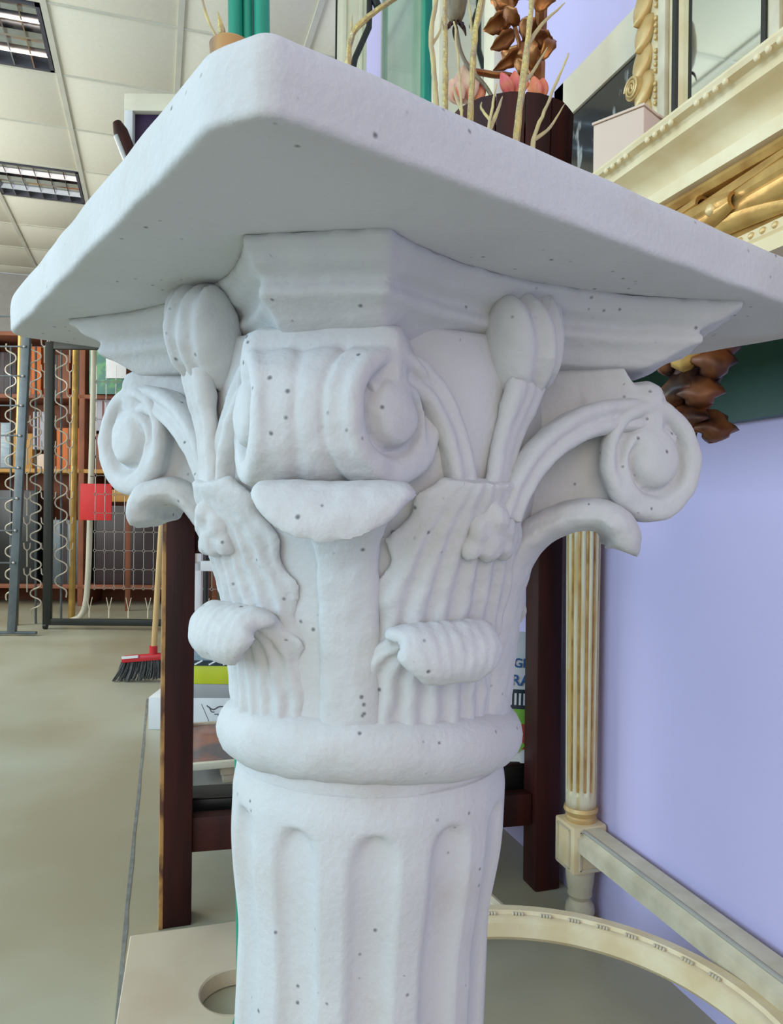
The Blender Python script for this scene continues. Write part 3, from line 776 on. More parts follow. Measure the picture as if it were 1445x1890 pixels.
# tall gilt mirror on the console
mx0 = .80
ya, yb = atx(1175, 150, mx0).y, atx(1250, 100, mx0).y
yc = atx(1408, 40, mx0).y; ydn = yc - (ya - yb)
mir = thing('gilt_mirror', (mx0 + .02, (ya + ydn) / 2, TOPZ), 'upright mirror in an ivory frame with gilt leaf and bead carving', 'mirror')
MZ1 = 2.15
def stile(y0, y1, nm):
    MB().bb((mx0, y0, TOPZ), (mx0 + .04, y1, MZ1), bev=.004).build(nm, M['ivory'], mir)
    sgn = 1 if y0 > yc else -1
    yo = max(y0, y1) if sgn > 0 else min(y0, y1); yi = min(y0, y1) if sgn > 0 else max(y0, y1)
    w = abs(y1 - y0)
    MB().bb((mx0 - .010, yi + sgn * w * .18, TOPZ), (mx0, yi + sgn * w * .36, MZ1), bev=.003).build('inner_moulding', M['ivory_worn'], mir)
    MB().bb((mx0 - .004, yi, TOPZ), (mx0 + .002, yi + sgn * w * .08, MZ1)).build('rebate', M['black'], mir)
    # leaf scale strip
    z = TOPZ + .01; k = 0
    while z < 1.95:
        rows = []
        for i in range(7):
            s = i / 6; ww = w * .20 * math.sin(math.pi * min(1, .3 + .66 * s))
            c = Vector((mx0 - .004 - .014 * s, yi + sgn * w * (.74 + .05 * (k % 2)), z + .062 * (1 - s)))
            rows.append([c + Vector((th - .006 * (1 - t * t), t * ww, 0)) for t, th in ((-1, 0), (-.5, 0), (0, 0), (.5, 0), (1, 0), (1, .012), (0, .014), (-1, .012))])
        MB().grid(rows, closev=True, cap=True).build('carved_leaf', M['gold_pale'], mir, smooth=True)
        z += .048; k += 1
    z = TOPZ + .02; first = None; k = 0
    while z < 1.95:
        if k % 5 != 4:
            if first is None: o = MB().ball((0, 0, 0), (.004, .0045, .0055 if k % 5 == 2 else .0045), u=8, v=6).build('frame_bead', M['gold_pale'], mir, world=False); first = o
            else: o = link(bpy.data.objects.new('frame_bead', first.data)); o.parent = mir
            o.matrix_basis = Matrix.Translation(Vector((mx0 - .004, yi + sgn * w * .46, z)) - mir.location)
        z += .011; k += 1
stile(yb, ya, 'far_stile'); stile(ydn, yc, 'near_stile')
MB().bb((mx0, ydn, MZ1 - .08), (mx0 + .04, ya, MZ1), bev=.004).build('top_rail', M['ivory'], mir)
MB().bb((mx0, ydn, TOPZ), (mx0 + .04, ya, TOPZ + .07), bev=.004).build('bottom_rail', M['ivory'], mir)
MB().bb((mx0 + .012, yc - .01, TOPZ + .05), (mx0 + .018, yb + .01, MZ1 - .05)).build('glass', M['mirror'], mir)
rs = atx(1172, 165, mx0 - .015)
m = MB(); m.tube([rs + Vector((.012, 0, 0)), rs + Vector((-.006, 0, 0))], .020, 16)
rows = []
for k in range(40):
    a = k * .42; r_ = .019 * (1 - k / 46)
    rows.append(rs + Vector((-.008, r_ * math.cos(a), r_ * math.sin(a))))
m.tube(rows, .0028, 6)
m.build('frame_scroll', M['gold_pale'], mir)

# framed black and white abstract on the wall
fx = WX - .035
p_top = atx(1035, 155, fx); zt_ = p_top.z; zlow = atx(1075, 190, fx).z
yA = atx(1030, 160, fx).y + .02; yB = yA - .62; zB = zt_ - .55
pic = thing('framed_picture', (fx + .015, (yA + yB) / 2, zB), 'black and white abstract picture in a wide cream frame behind the bucket', 'picture')
fw_ = zt_ - zlow
MB().bb((fx, yB, zt_ - fw_), (fx + .03, yA, zt_), bev=.003).build('top_rail', M['cream'], pic)
MB().bb((fx, yB, zB), (fx + .03, yA, zB + fw_), bev=.003).build('bottom_rail', M['cream'], pic)
MB().bb((fx, yB, zB), (fx + .03, yB + fw_, zt_), bev=.003).build('near_stile', M['cream'], pic)
MB().bb((fx, yA - fw_ * .5, zB), (fx + .03, yA, zt_), bev=.003).build('far_stile', M['cream'], pic)
MB().bb((fx + .006, yB + .04, zB + .04), (fx + .014, yA - .02, zt_ - fw_ + .01)).build('print', M['abstract'], pic)

# pale cardboard box
bc = at(1120, 262, 1.03)
bt = thing('carton', (bc.x + .04, bc.y, TOPZ), 'small pale cardboard carton on the console below the black picture', 'box')
rz = R(28)
MB().box((bc.x + .045, bc.y + .01, TOPZ + .071), (.075, .075, .142), rz=rz, bev=.002).build('body', M['card'], bt)
rm = Matrix.Rotation(rz, 4, 'Z')
MB().box(Vector((bc.x + .045, bc.y + .01, TOPZ + .144)) + rm @ Vector((-.019, 0, 0)), (.040, .077, .003), rz=rz).build('flap', M['card'], bt)
MB().box(Vector((bc.x + .045, bc.y + .01, TOPZ + .144)) + rm @ Vector((.021, 0, .003)), (.036, .077, .003), rot=rm @ Matrix.Rotation(R(-6), 4, 'Y')).build('flap', M['card'], bt)

# dark brown bucket with copper foliage
BX, BY = .662, 1.365
bz1 = EYE + 715 / 1400 * (Vector((BX, BY, 0)).dot(FW))
bk = thing('bucket', (BX, BY, TOPZ), 'dark brown wooden bucket holding copper foliage on the console', 'bucket')
m = MB(); nst = 14
rB, rT = .100, .122
for k in range(nst):
    a0, a1 = 2 * math.pi * (k + .03) / nst, 2 * math.pi * (k + .97) / nst; am = (a0 + a1) / 2
    q = MB(); rows = []
    for z, r in ((TOPZ, rB), (TOPZ + (bz1 - TOPZ) * .5, (rB + rT) / 2 + .004), (bz1, rT)):
        rows.append([Vector((BX + r_ * math.cos(a), BY + r_ * math.sin(a), z)) for r_, a in ((r, a0), (r + .002, am), (r, a1), (r - .012, a1), (r - .012, a0))])
    q.grid(rows, closev=True, cap=True).build('stave', M['darkwood'], bk)
for z in (TOPZ + .06, TOPZ + .22):
    f = (z - TOPZ) / (bz1 - TOPZ); r = rB + (rT - rB) * f + .004
    MB().lathe([(r - .004, z - .014), (r + .003, z - .014), (r + .004, z + .014), (r - .004, z + .014)], (BX, BY, 0), 28).build('hoop', M['black'], bk)
MB().lathe([(.001, bz1 - .05), (rT - .012, bz1 - .05), (rT - .012, bz1 - .06), (.001, bz1 - .06)], (BX, BY, 0), 20).build('earth', M['brown'], bk)

ZB_ = Vector((BX, BY, 0)).dot(FW)
def pt(px, py, dz=0): return at(px, py, ZB_ + dz)
fol = thing('copper_foliage', (BX, BY, bz1 - .05), 'curling copper leaves on tall stems rising from the dark bucket', 'ornament')
MB().tube(spline([pt(990, 230, .02), pt(992, 120, .03), pt(998, 40, .03), pt(1002, -160, .03)], 5), [.016] * 6 + [.013] * 6 + [.011] * 4, 8).build('trunk', M['copper'], fol)
MB().tube(spline([pt(985, 150), pt(962, 90), pt(945, 20), pt(935, -120)], 5), .0045, 8).build('stem', M['copper'], fol)
MB().tube(spline([pt(965, 240), pt(960, 150), pt(910, 138), pt(875, 132)], 5), [.005] * 8 + [.0065] * 8, 8).build('stem', M['copper'], fol)
def mleaf(par, p0, p1, w, mt, sag=.02, nm='leaf', lob=0.0, tw=None):
    p0, p1 = Vector(p0), Vector(p1); ax = (p1 - p0); L = ax.length; ax.normalize()
    nrm = (tw or (Vector((0, 0, 0)) - p0 + Vector((0, 0, .3)))).normalized(); sd = ax.cross(nrm).normalized(); nrm = sd.cross(ax)
    rows = []
    for i in range(11):
        s = i / 10; c = p0 + ax * (L * s) + nrm * (sag * math.sin(s * math.pi)) - Vector((0, 0, 1)) * sag * s * s
        ww = w * math.sin(math.pi * min(1, .08 + .90 * s ** .8)) * (1 + lob * math.sin(s * 19)) + .0008
        rows.append([c + sd * (t * ww) + nrm * (.35 * ww * t * t + th) for t, th in ((-1, 0), (-.5, 0), (0, 0), (.5, 0), (1, 0), (1, -.0016), (0, -.0016), (-1, -.0016))])
    return MB().grid(rows, closev=True, cap=True).build(nm, mt, par, smooth=True)
for (a, b, w, dz) in (((945, 30), (892, 45), .020, 0), ((950, 60), (905, 80), .016, -.02), ((955, 5), (905, -25), .022, .01), ((965, 95), (910, 120), .013, .02), ((975, 110), (925, 85), .018, .03),
                      ((985, 60), (1022, 75), .016, .0), ((990, 20), (1012, -30), .020, -.02), ((970, 70), (985, 120), .018, -.02), ((950, 110), (985, 135), .012, .01), ((960, 40), (990, 55), .020, -.03),
                      ((940, -10), (975, -40), .022, 0), ((1000, 110), (1020, 60), .012, -.01), ((930, 15), (960, 35), .014, -.03)):
    mleaf(fol, pt(a[0], a[1], dz), pt(b[0], b[1], dz + .015), w, M['copper'], .012, lob=.12)
fl_ = thing('silk_flowers', (BX - .03, BY, bz1 - .05), 'orange and pink flower heads at the rim of the dark bucket', 'flowers')
for (a, b, w, mt) in (((945, 165), (925, 128), .012, 'flower'), ((950, 165), (950, 125), .012, 'flower'), ((955, 165), (972, 130), .011, 'flower'), ((990, 175), (985, 135), .014, 'flower'), ((995, 175), (1003, 138), .013, 'flower'),
                      ((850, 180), (832, 140), .018, 'peach'), ((860, 180), (862, 108), .024, 'peach'), ((870, 180), (888, 140), .018, 'flower'), ((845, 178), (850, 150), .012, 'flower')):
    mleaf(fl_, pt(a[0], a[1] + 12, -.01), pt(b[0], b[1], -.02), w, M[mt], .006, 'petal')
MB().tube([pt(920, 210), pt(935, 160)], .003, 6).build('stem', M['pod'], fl_)
MB().tube([pt(870, 215, -.02), pt(862, 165, -.01)], .003, 6).build('stem', M['pod'], fl_)
pod = thing('dried_pod', (BX - .06, BY + .02, bz1 - .05), 'dried brown seed pod on a curved stem above the bucket', 'dried plant')
MB().tube(spline([pt(930, 225, -.03), pt(900, 165, -.03), pt(868, 128, -.03), pt(850, 95, -.03), pt(842, 55, -.03)], 6), .0042, 8).build('stem', M['pod'], pod)
pc0 = pt(841, 42, -.03)
MB().lathe([(.004, -.002), (.012, .003), (.018, .018), (.022, .04), (.021, .07), (.016, .10), (.006, .12)], pc0, 16).build('head', M['pod'], pod)
for k in range(5):
    a = k * 1.26
    mleaf(pod, pc0 + Vector((.006 * math.cos(a), .006 * math.sin(a), 0)), pc0 + Vector((.022 * math.cos(a), .022 * math.sin(a), -.018)), .005, M['darkwood'], .003, 'sepal', tw=Vector((math.cos(a), math.sin(a), .6)))

# wall mirrors further along the lilac wall
def wall_mirror(name, x0, x1, zlo, zhi, fwid, fm, gm, label, cat, far_w=None):
    X = WX - .03
    yf, yn = atx(x0, 60, X).y, atx(x1, 60, X).y
    t = thing(name, (X + .015, (yf + yn) / 2, zlo), label, cat)
    fa = far_w or fwid
    MB().bb((X, yn, zlo), (X + .028, yn + fwid, zhi), bev=.003).build('near_stile', fm, t)
    MB().bb((X, yf - fa, zlo), (X + .028, yf, zhi), bev=.002).build('far_stile', M['frost'] if far_w else fm, t)
    MB().bb((X, yn, zlo), (X + .028, yf, zlo + fwid), bev=.003).build('bottom_rail', fm, t)
    MB().bb((X, yn, zhi - fwid), (X + .028, yf, zhi), bev=.003).build('top_rail', fm, t)
    MB().bb((X + .012, yn + fwid * .5, zlo + fwid * .5), (X + .018, yf - fa * .5, zhi - fwid * .5)).build('glass', gm, t)
wall_mirror('green_edged_mirror', 703, 784, 1.0, 3.12, .045, M['greenpaint'], M['greenglass'], 'tall narrow mirror with bright green edging on the lilac wall', 'mirror', .02)
wall_mirror('cream_mirror', 797, 912, 1.0, 2.95, .07, M['cream'], M['mirror'], 'cream framed mirror on the wall behind the gold twigs', 'mirror')

# ================================================================== GOLD TWIGS IN A LOW PLANTER ON THE SLAB
ZT = ZS + SLT
pl0 = RT * .030 + FW * .455
pln = thing('planter', (pl0.x, pl0.y, ZT), 'low oval stoneware planter on the column slab holding gilded twigs', 'planter', rz=-TH)
rows = []
for sx, z in ((.8, 0), (.9, .003), (1.0, .035), (1.03, .045), (.95, .045), (.9, .036), (.1, .034)):
    rows.append([Vector((.085 * sx * math.cos(2 * math.pi * k / 32), .030 * sx * math.sin(2 * math.pi * k / 32), z)) for k in range(32)])
MB().grid(rows, closev=True, cap=True).build('bowl', M['stonegrey'], pln, world=False)
ZTW = .455
def twig(pts, w0, w1, label, sides=(), mt='goldglitter', dz=0.0):
    P = [at(x, y, ZTW + dz + .0 * i) for i, (x, y) in enumerate(pts)]
    b = P[0].copy(); foot = b.copy(); foot.z = ZT + .036
    # planter is narrower than the fan of twigs: bring the foot inside it
    lat = (foot - pl0).dot(RT); fwd = (foot - pl0).dot(FW)
    lat = max(-.066, min(.066, lat)); foot = pl0 + RT * lat + FW * max(-.012, min(.012, fwd)); foot.z = ZT + .030
    t = thing('gilded_twig', foot, label, 'twig', group='gilded twigs in the planter')
    path = spline([foot, foot.lerp(b, .6)] + P, 5); n = len(path)
    MB().tube(path, [w0 + (w1 - w0) * i / (n - 1) for i in range(n)], 9).build('stem', M[mt], t, disp=.0006, dscale=220)
    for sp_, wa in sides:
        Q = [at(x, y, ZTW + dz + .008 * i) for i, (x, y) in enumerate(sp_)]
        # root the shoot in the stem
        near = min(path, key=lambda q: (q - Q[0]).length); Q[0] = near
        q = spline(Q, 5); k = len(q)
        MB().tube(q, [wa * (1 - .82 * (i / (k - 1)) ** 2) for i in range(k)], 7).build('shoot', M['bark'], t, disp=.0004, dscale=220)
twig([(868, 225), (873, 120), (880, 40), (905, -70)], .0024, .0016, 'thick glittering gilded twig standing left of the bucket centre', [([(873, 95), (868, 30), (862, -30)], .0009), ([(884, 60), (892, 10), (897, -40)], .0013)])
twig([(954, 245), (968, 130), (980, 20), (986, -70)], .0026, .0015, 'tall gilded twig crossing the middle of the bucket', [([(978, 75), (1000, 45), (1043, 5)], .0014), ([(965, 165), (985, 130), (1010, 88)], .0013)])
twig([(985, 258), (1005, 205), (1028, 150), (1050, 98)], .0018, .0006, 'slanting pointed twig furthest right above the slab', [([(988, 262), (1015, 235), (1042, 192)], .0012)], 'bark')
twig([(805, 195), (800, 120), (796, 60), (812, -40)], .0020, .0014, 'curving tan twig in front of the green edged mirror', [([(800, 85), (812, 55), (815, 30)], .0009), ([(812, 175), (805, 150), (800, 130)], .001)], 'bark')
twig([(822, 195), (822, 100), (821, 10), (818, -60)], .0018, .0015, 'straight glittering gilded twig beside the curving tan one', [], 'goldglitter', .012)
twig([(852, 205), (847, 130), (842, 75), (838, 40)], .0010, .0006, 'thinnest tan twig just left of the thick gilded one', [([(845, 200), (840, 175), (838, 155)], .0011)], 'bark', -.010)
twig([(903, 232), (910, 190), (916, 155)], .0015, .0005, 'short pointed tan twig right of the thick gilded one', [([(905, 238), (917, 208), (927, 178)], .0014), ([(882, 215), (888, 200), (889, 188)], .0009)], 'bark', -.014)
twig([(643, 115), (648, 70), (672, 38), (720, 2), (770, -30)], .0021, .0016, 'arching gilded twig beside the door frame', [([(648, 75), (649, 45), (650, 25)], .0009)], 'goldglitter', -.01)

# small tan dish with a thin sprig at the left rim of the slab
dp_ = at(428, 84, .30)
dish = thing('goblet', RT * -.073 + FW * .335 + Vector((0, 0, ZT)), 'small tan goblet on the slab in front of the green post', 'dish')
dc = dish.location
MB().lathe([(.001, 0), (.010, 0), (.004, .006), (.004, .020), (.007, .034), (.0095, .0595), (.0085, .0605), (.005, .038), (.001, .034)], dc, 24).build('bowl', M['woodscar'], dish)
spg = thing('sprig', dc + Vector((0, 0, .036)), 'thin bare sprig with one pointed bud standing in the tan goblet', 'twig')
zd = dc.dot(FW)
MB().tube(spline([dc + Vector((0, 0, .038)), at(404, 82, zd), at(385, 40, zd), at(373, 0, zd), at(368, -40, zd)], 6), .0007, 6).build('stem', M['bark'], spg)
MB().tube(spline([dc + Vector((.002, 0, .038)), at(412, 72, zd), at(408, 50, zd), at(402, 22, zd)], 6), [.0012] * 8 + [.0016] * 4 + [.0014, .0012, .0010, .0008, .0006, .0004, .0003], 6).build('bud', M['goldglitter'], spg)

# ================================================================== DARK WOODEN TABLE BEHIND THE COLUMN
p = atz(324, 1712, 0); TLX, TLY = p.x, p.y + .03
p = atz(1006, 1640, 0); TRX = p.x; TRY = p.y + .02
tb = thing('side_table', ((TLX + TRX) / 2, TLY + .25, 0), 'dark stained wooden table with a low shelf behind the column', 'table')
TDEP = .52; TTOP = .885; LW = .062
def tleg(x, y, worn=False):
    l = MB().bb((x - LW / 2, y - LW / 2, 0), (x + LW / 2, y + LW / 2, TTOP - .03), bev=.004).build('leg', M['darkwood'], tb, disp=.0006, dscale=30)
    if worn:
        MB().bb((x - LW / 2 - .0025, y - LW / 2 - .001, .0), (x - LW / 2 + .006, y - LW / 2 + .030, TTOP - .04), bev=.001).build('worn_edge', M['woodscar'], l, disp=.0012, dscale=60)['label'] = 'chipped bare wood edge'
    return l
tleg(TLX, TLY, True); tleg(TRX, TRY + .0)
tleg(TLX + .01, TLY + TDEP); tleg(TRX, TRY + TDEP)
MB().bb((TLX - .04, min(TLY, TRY) - .045, TTOP - .03), (TRX + .035, TLY + TDEP + .04, TTOP), bev=.005).build('table_top', M['darkwood'], tb)
dv = Vector((TRX - TLX, TRY - TLY, 0)); an = math.atan2(dv.y, dv.x)
MB().box(((TLX + TRX) / 2, (TLY + TRY) / 2, .180), (dv.length - LW, .035, .072), rz=an, bev=.003).build('front_rail', M['darkwood'], tb)
MB().box(((TLX + TRX) / 2, (TLY + TRY) / 2, TTOP - .08), (dv.length - LW, .03, .09), rz=an, bev=.003).build('apron', M['darkwood'], tb)
for x, y in ((TLX, TLY), (TRX, TRY)):
    MB().bb((x - .018, y + LW / 2, .145), (x + .018, y + TDEP - LW / 2, .215), bev=.003).build('side_rail', M['darkwood'], tb)
SHZ = .200
MB().bb((TLX + .02, TLY + .03, SHZ - .018), (TRX - .02, TLY + TDEP, SHZ)).build('shelf', M['stonegrey'], tb)
# dark low boxes on the shelf, just behind the rail
def simple_box(name, c, sz, mt, label, cat, rz=0, bev=.003, group=None):
    o = MB().box((c[0], c[1], c[2] + sz[2] / 2), sz, rz=rz, bev=bev).build(name, M[mt] if isinstance(mt, str) else mt); return tag(o, label, cat, group)
q = at(398, 1480, TLY * FW.y + TLX * FW.x + .07)
db = thing('storage_box', (q.x + .02, q.y + .02, SHZ), 'flat black box at the left front of the low shelf', 'box')
MB().box((q.x + .02, q.y + .02, SHZ + .015), (.16, .07, .030), rz=-TH * .4, bev=.003).build('body', M['black'], db)
MB().box((q.x + .02, q.y + .02, SHZ + .033), (.164, .074, .006), rz=-TH * .4, bev=.002).build('lid', M['black'], db)
q = at(930, 1432, TRY * FW.y + TRX * FW.x + .05)
db = thing('storage_box', (q.x, q.y, SHZ), 'black box with a lid on the right half of the low shelf', 'box')
MB().box((q.x - .03, q.y + .06, SHZ + .030), (.20, .16, .060), bev=.003).build('body', M['black'], db)
MB().box((q.x - .03, q.y + .06, SHZ + .064), (.206, .166, .009), bev=.003).build('lid', M['maroon'], db)
# wood blocks and the picture lying on them
bz = at(424, 1455, 1.83)
blk = thing('wood_block', (bz.x, bz.y, SHZ), 'pale wooden block with a notch under the lying picture', 'wood block')
MB().bb((bz.x - .018, bz.y - .02, SHZ), (bz.x + .06, bz.y + .03, SHZ + .020), bev=.002).build('lower_step', M['pine'], blk)
MB().bb((bz.x - .024, bz.y - .025, SHZ + .020), (bz.x + .06, bz.y + .03, SHZ + .042), bev=.002).build('upper_step', M['pine'], blk)
lp = thing('lying_picture', (bz.x - .02, bz.y + .14, SHZ + .042), 'orange sunset picture in a thin cream frame lying on the wood block', 'picture')
xa_, xb_ = at(352, 1440, 1.80).x - .02, bz.x + .12
for lo, hi in (((xa_, bz.y - .04), (xb_, bz.y - .025)), ((xa_, bz.y + .305), (xb_, bz.y + .32)), ((xa_, bz.y - .04), (xa_ + .015, bz.y + .32)), ((xb_ - .015, bz.y - .04), (xb_, bz.y + .32))):
    MB().bb((lo[0], lo[1], SHZ + .042), (hi[0], hi[1], SHZ + .058), bev=.002).build('frame_side', M['cream'], lp)
MB().bb((xa_ + .01, bz.y - .03, SHZ + .046), (xb_ - .01, bz.y + .31, SHZ + .053)).build('print', M['sunset'], lp)
rest = MB().bb((xa_ + .02, bz.y + .22, SHZ), (xb_ - .02, bz.y + .27, SHZ + .042), bev=.002).build('wood_batten', M['pine'])
tag(rest, 'pale wooden batten at the back of the shelf carrying the lying picture', 'wood block')

# leaning game box with blue lettering
gz = 1.775
gA, gB = at(905, 1332, gz), at(985, 1336, gz); gC = at(990, 1178, gz + .05); gD = at(912, 1164, gz + .05)
gx = (gB - gA).normalized(); gy = (gD - gA).normalized(); gn = gx.cross(gy).normalized()
if gn.dot(FW) > 0: gn = -gn
gw, gh = (gB - gA).length, (gD - gA).length
off = SHZ + .0685 - gA.z
gA = gA + Vector((0, 0, off)); gh = gh - off
gb = thing('game_box', gA + gx * gw / 2 - gn * .02, 'colourful game box with blue lettering leaning under the table', 'box')
gr = Matrix((( gx.x, gy.x, gn.x, 0), (gx.y, gy.y, gn.y, 0), (gx.z, gy.z, gn.z, 0), (0, 0, 0, 1)))
def gpanel(u0, v0, u1, v1, t, mt, nm, d=.001):
    c = gA + gx * (gw * (u0 + u1) / 2) + gy * (gh * (v0 + v1) / 2) + gn * (t)
    return MB().box(c, (gw * (u1 - u0), gh * (v1 - v0), d), rot=gr).build(nm, M[mt], gb)
gpanel(0, 0, 1, 1, -.021, 'paper', 'body', .04)
gpanel(0, .40, 1, .55, .0003, 'navy', 'black_band')
for k in range(7): gpanel(.30 + k * .105, .43, .35 + k * .105, .52, .0012, 'paper', 'white_slot')
gpanel(0, .29, 1, .40, .0003, 'limegreen', 'green_band'); gpanel(0, .10, 1, .29, .0003, 'rose', 'red_band')
c = gA + gx * gw * .62 + gy * gh * .13 + gn * .0012
MB().box(c, (.026, .026, .001), rot=gr @ Matrix.Rotation(R(45), 4, 'Z')).build('green_diamond', M['limegreen'], gb)
MB().box(c + gn * .001, (.010, .010, .001), rot=gr @ Matrix.Rotation(R(45), 4, 'Z')).build('dark_diamond', M['navy'], gb)
def lettering(txt, u, v, size, par):
    cu = bpy.data.curves.new('txt', 'FONT'); cu.body = txt; cu.size = size; cu.extrude = .0004; cu.align_x = 'LEFT'; cu.offset = .0006
    to = link(bpy.data.objects.new('txt', cu)); dg = bpy.context.evaluated_depsgraph_get()
    me = bpy.data.meshes.new_from_object(to.evaluated_get(dg)); bpy.data.objects.remove(to)
    me.transform(Matrix.Translation(gA + gx * gw * u + gy * gh * v + gn * .0012) @ gr)
    me.transform(wm(par).inverted()); me.materials.clear(); me.materials.append(M['blueink'])
    o = link(bpy.data.objects.new('lettering', me)); o.parent = par; o['label'] = 'blue lettering reading ' + txt
lettering('GRA', .46, .72, .030, gb); lettering('RARO', .42, .58, .036, gb)

# stack of boxes on the floor behind the table
SZ = 2.93
def sbox(px0, px1, py_bot, h, dep, z, name, mt, label, cat, rz=0.0, dz=0.0):
    a, b = at(px0, 1300, SZ + dz), at(px1, 1300, SZ + dz); w = (b - a).length
    c = (a + b) / 2 + FW * dep / 2
    t = thing(name, (c.x, c.y, z), label, cat, rz=-TH + rz)
    MB().box((0, 0, h / 2), (w, dep, h), bev=.003).build('body', M[mt], t, world=False)
    return t, w
z = 0.0
t, w = sbox(274, 520, 0, .125, .24, z, 'white_box', 'paper', 'white cardboard box with a grey line drawing at the bottom of the stack', 'box')
for pts, r_ in (([(.10, .095), (.125, .080), (.15, .092), (.185, .090), (.21, .105)], .0025), ([(.11, .09), (.118, .072), (.13, .070)], .002), ([(.13, .062), (.21, .062)], .002), ([(.13, .030), (.21, .030)], .002), ([(.145, .062), (.145, .03)], .0018), ([(.19, .062), (.19, .03)], .0018), ([(.08, .10), (.12, .01)], .0012)):
    MB().tube(spline([(-w / 2 + .125 + u, -.1205, v) for u, v in pts], 4), r_, 5).build('line_drawing', M['ink'], t, world=False)
z += .125
t, w = sbox(322, 520, 0, .052, .22, z, 'grey_box', 'greybox', 'plain grey box on top of the white drawing box', 'box', .02); z += .052
t, w = sbox(330, 515, 0, .072, .22, z, 'lime_box', 'lime', 'yellow green box in the middle of the stack', 'box', -.02)
MB().box((w * .32, -.1105, .036), (.06, .002, .055), bev=0).build('label', M['cream'], t, world=False); z += .072
t, w = sbox(325, 515, 0, .100, .22, z, 'blue_box', 'bluebox', 'blue grey plastic box with white stripes above the yellow green box', 'box')
for k in range(7):
    MB().box((-w / 2 + .03 + k * .055, -.111, .012), (.034, .003, .006), rot=Matrix.Rotation(R(-28), 4, 'Y')).build('white_stripe', M['paper'], t, world=False)
MB().box((0, -.111, .010), (w * .98, .001, .020)).build('dark_strip', M['navy'], t, world=False); z += .100
t, w = sbox(328, 512, 0, .026, .24, z, 'cream_board', 'cream', 'thin cream board under the red tray', 'board'); z += .026
t = thing('tray', at(400, 1175, SZ + .12), 'shallow red plastic tray on top of the box stack', 'tray', rz=-TH); t.location.z = z; t.matrix_basis = Matrix.Translation(t.location) @ Matrix.Rotation(-TH, 4, 'Z')
MB().box((0, 0, .004), (.36, .24, .008), bev=.002).build('base', M['red'], t, world=False)
for c_, s_ in (((0, -.118, .012), (.36, .006, .018)), ((0, .118, .012), (.36, .006, .018)), ((-.178, 0, .012), (.006, .24, .018)), ((.178, 0, .012), (.006, .24, .018))):
    MB().box(c_, s_, bev=.002).build('rim', M['red'], t, world=False)

# tall white ladder rack behind the stack, with hanging things
RZ = 3.32
def rp(px, z): a, b = ray(px, CY); v = FW * RZ + RT * (a * RZ); v.z = z; return v
rk = thing('white_rack', rp(400, 0), 'tall white wooden ladder rack behind the box stack', 'rack')
HR = 2.42
rot_ = Matrix.Rotation(-TH, 4, 'Z')
for px in (367, 470):
    MB().box(rp(px, HR / 2), (.034, .034, HR), rot=rot_, bev=.003).build('post', M['white'], rk)
def hz(py): return EYE - (py - CY) / F_PX * RZ
for py in (1048, 1137, 960, 870, 780, 690, 600, 480):
    a, b = rp(349, hz(py)), rp(478, hz(py))
    MB().box((a + b) / 2 - FW * .004, ((b - a).length, .026, .044), rot=rot_, bev=.003).build('rung', M['white'], rk)
stp = thing('strap', rp(354, hz(1035)) - FW * .035, 'tan cloth strap hanging from the white rack', 'strap')
rows = []
for i, (px, py, w) in enumerate(((351, 955, .022), (352, 985, .022), (354, 1010, .019), (358, 1030, .013), (361, 1042, .006))):
    c = rp(px, hz(py)) - FW * (.03 + .003 * math.sin(i))
    rows.append([c - RT * w, c + RT * w, c + RT * w + FW * .004, c - RT * w + FW * .004])
MB().grid(rows, closev=True, cap=True).build('cloth', M['cloth'], stp)
MB().tube([rp(351, hz(950)) - FW * .028, rp(351, hz(940)) - FW * .0, rp(351, hz(945)) + FW * .02], .004, 6).build('loop', M['cloth'], stp)
def rp2(px, py, Z): return at(px, py, Z)
bd = thing('black_rod', rp2(380, 1260, 3.62) * 1, 'thin black rod standing behind the white rack', 'rod'); 
b0 = rp2(380, 1115, 3.75); bd.location = (b0.x, b0.y, 0); bd.matrix_basis = Matrix.Translation(bd.location)
MB().tube([(b0.x, b0.y, .0), (b0.x, b0.y, 1.15)], .012, 10).build('shaft', M['black'], bd)
MB().lathe([(.012, 0), (.07, 0), (.07, .012), (.012, .02)], (b0.x, b0.y, 0), 20).build('foot', M['black'], bd)

# white framed dark picture hanging on the rack
PZ = RZ - .055
wa = at(233, 180, PZ); 
fp = thing('hanging_picture', at(330, 430, PZ), 'dark violet picture in a white frame hanging high on the white rack', 'picture')
def fpb(x0, y0, x1, y1, d, mt, nm, back=0.0):
    a, b = at(x0, y0, PZ), at(x1, y1, PZ); c = (a + b) / 2 + FW * back
    w = abs((b - a).dot(RT)); h = abs((b - a).z)
    MB().box(c, (w, d, h), rot=rot_, bev=.002).build(nm, mt, fp)
fpb(233, 178, 470, 212, .05, M['cream'], 'top_rail'); fpb(233, 205, 246, 440, .05, M['white'], 'left_stile')
fpb(457, 205, 470, 440, .05, M['white'], 'right_stile'); fpb(233, 428, 470, 450, .05, M['white'], 'bottom_rail')
fpb(240, 200, 464, 436, .01, M['darkpic'], 'print', .012)
# dark pole leaning on the rack
tp, bt_ = at(216, 226, RZ - .16), Vector((0, 0, 0))
bt_ = at(640, 1320, 3.26); bt_.z = .0
pol = thing('leaning_pole', bt_, 'dark wooden pole with a rounded end leaning beside the white framed picture', 'pole')
MB().tube([bt_ + Vector((0, 0, .02)), bt_.lerp(tp, .5), bt_.lerp(tp, .985), tp], [.030, .030, .030, .018], 14).build('shaft', M['darkwood'], pol)
MB().tube([bt_.lerp(tp, .80) - RT * .018 - FW * .012, bt_.lerp(tp, .975) - RT * .018 - FW * .012], .018, 10).build('metal_strip', M['wire'], pol)

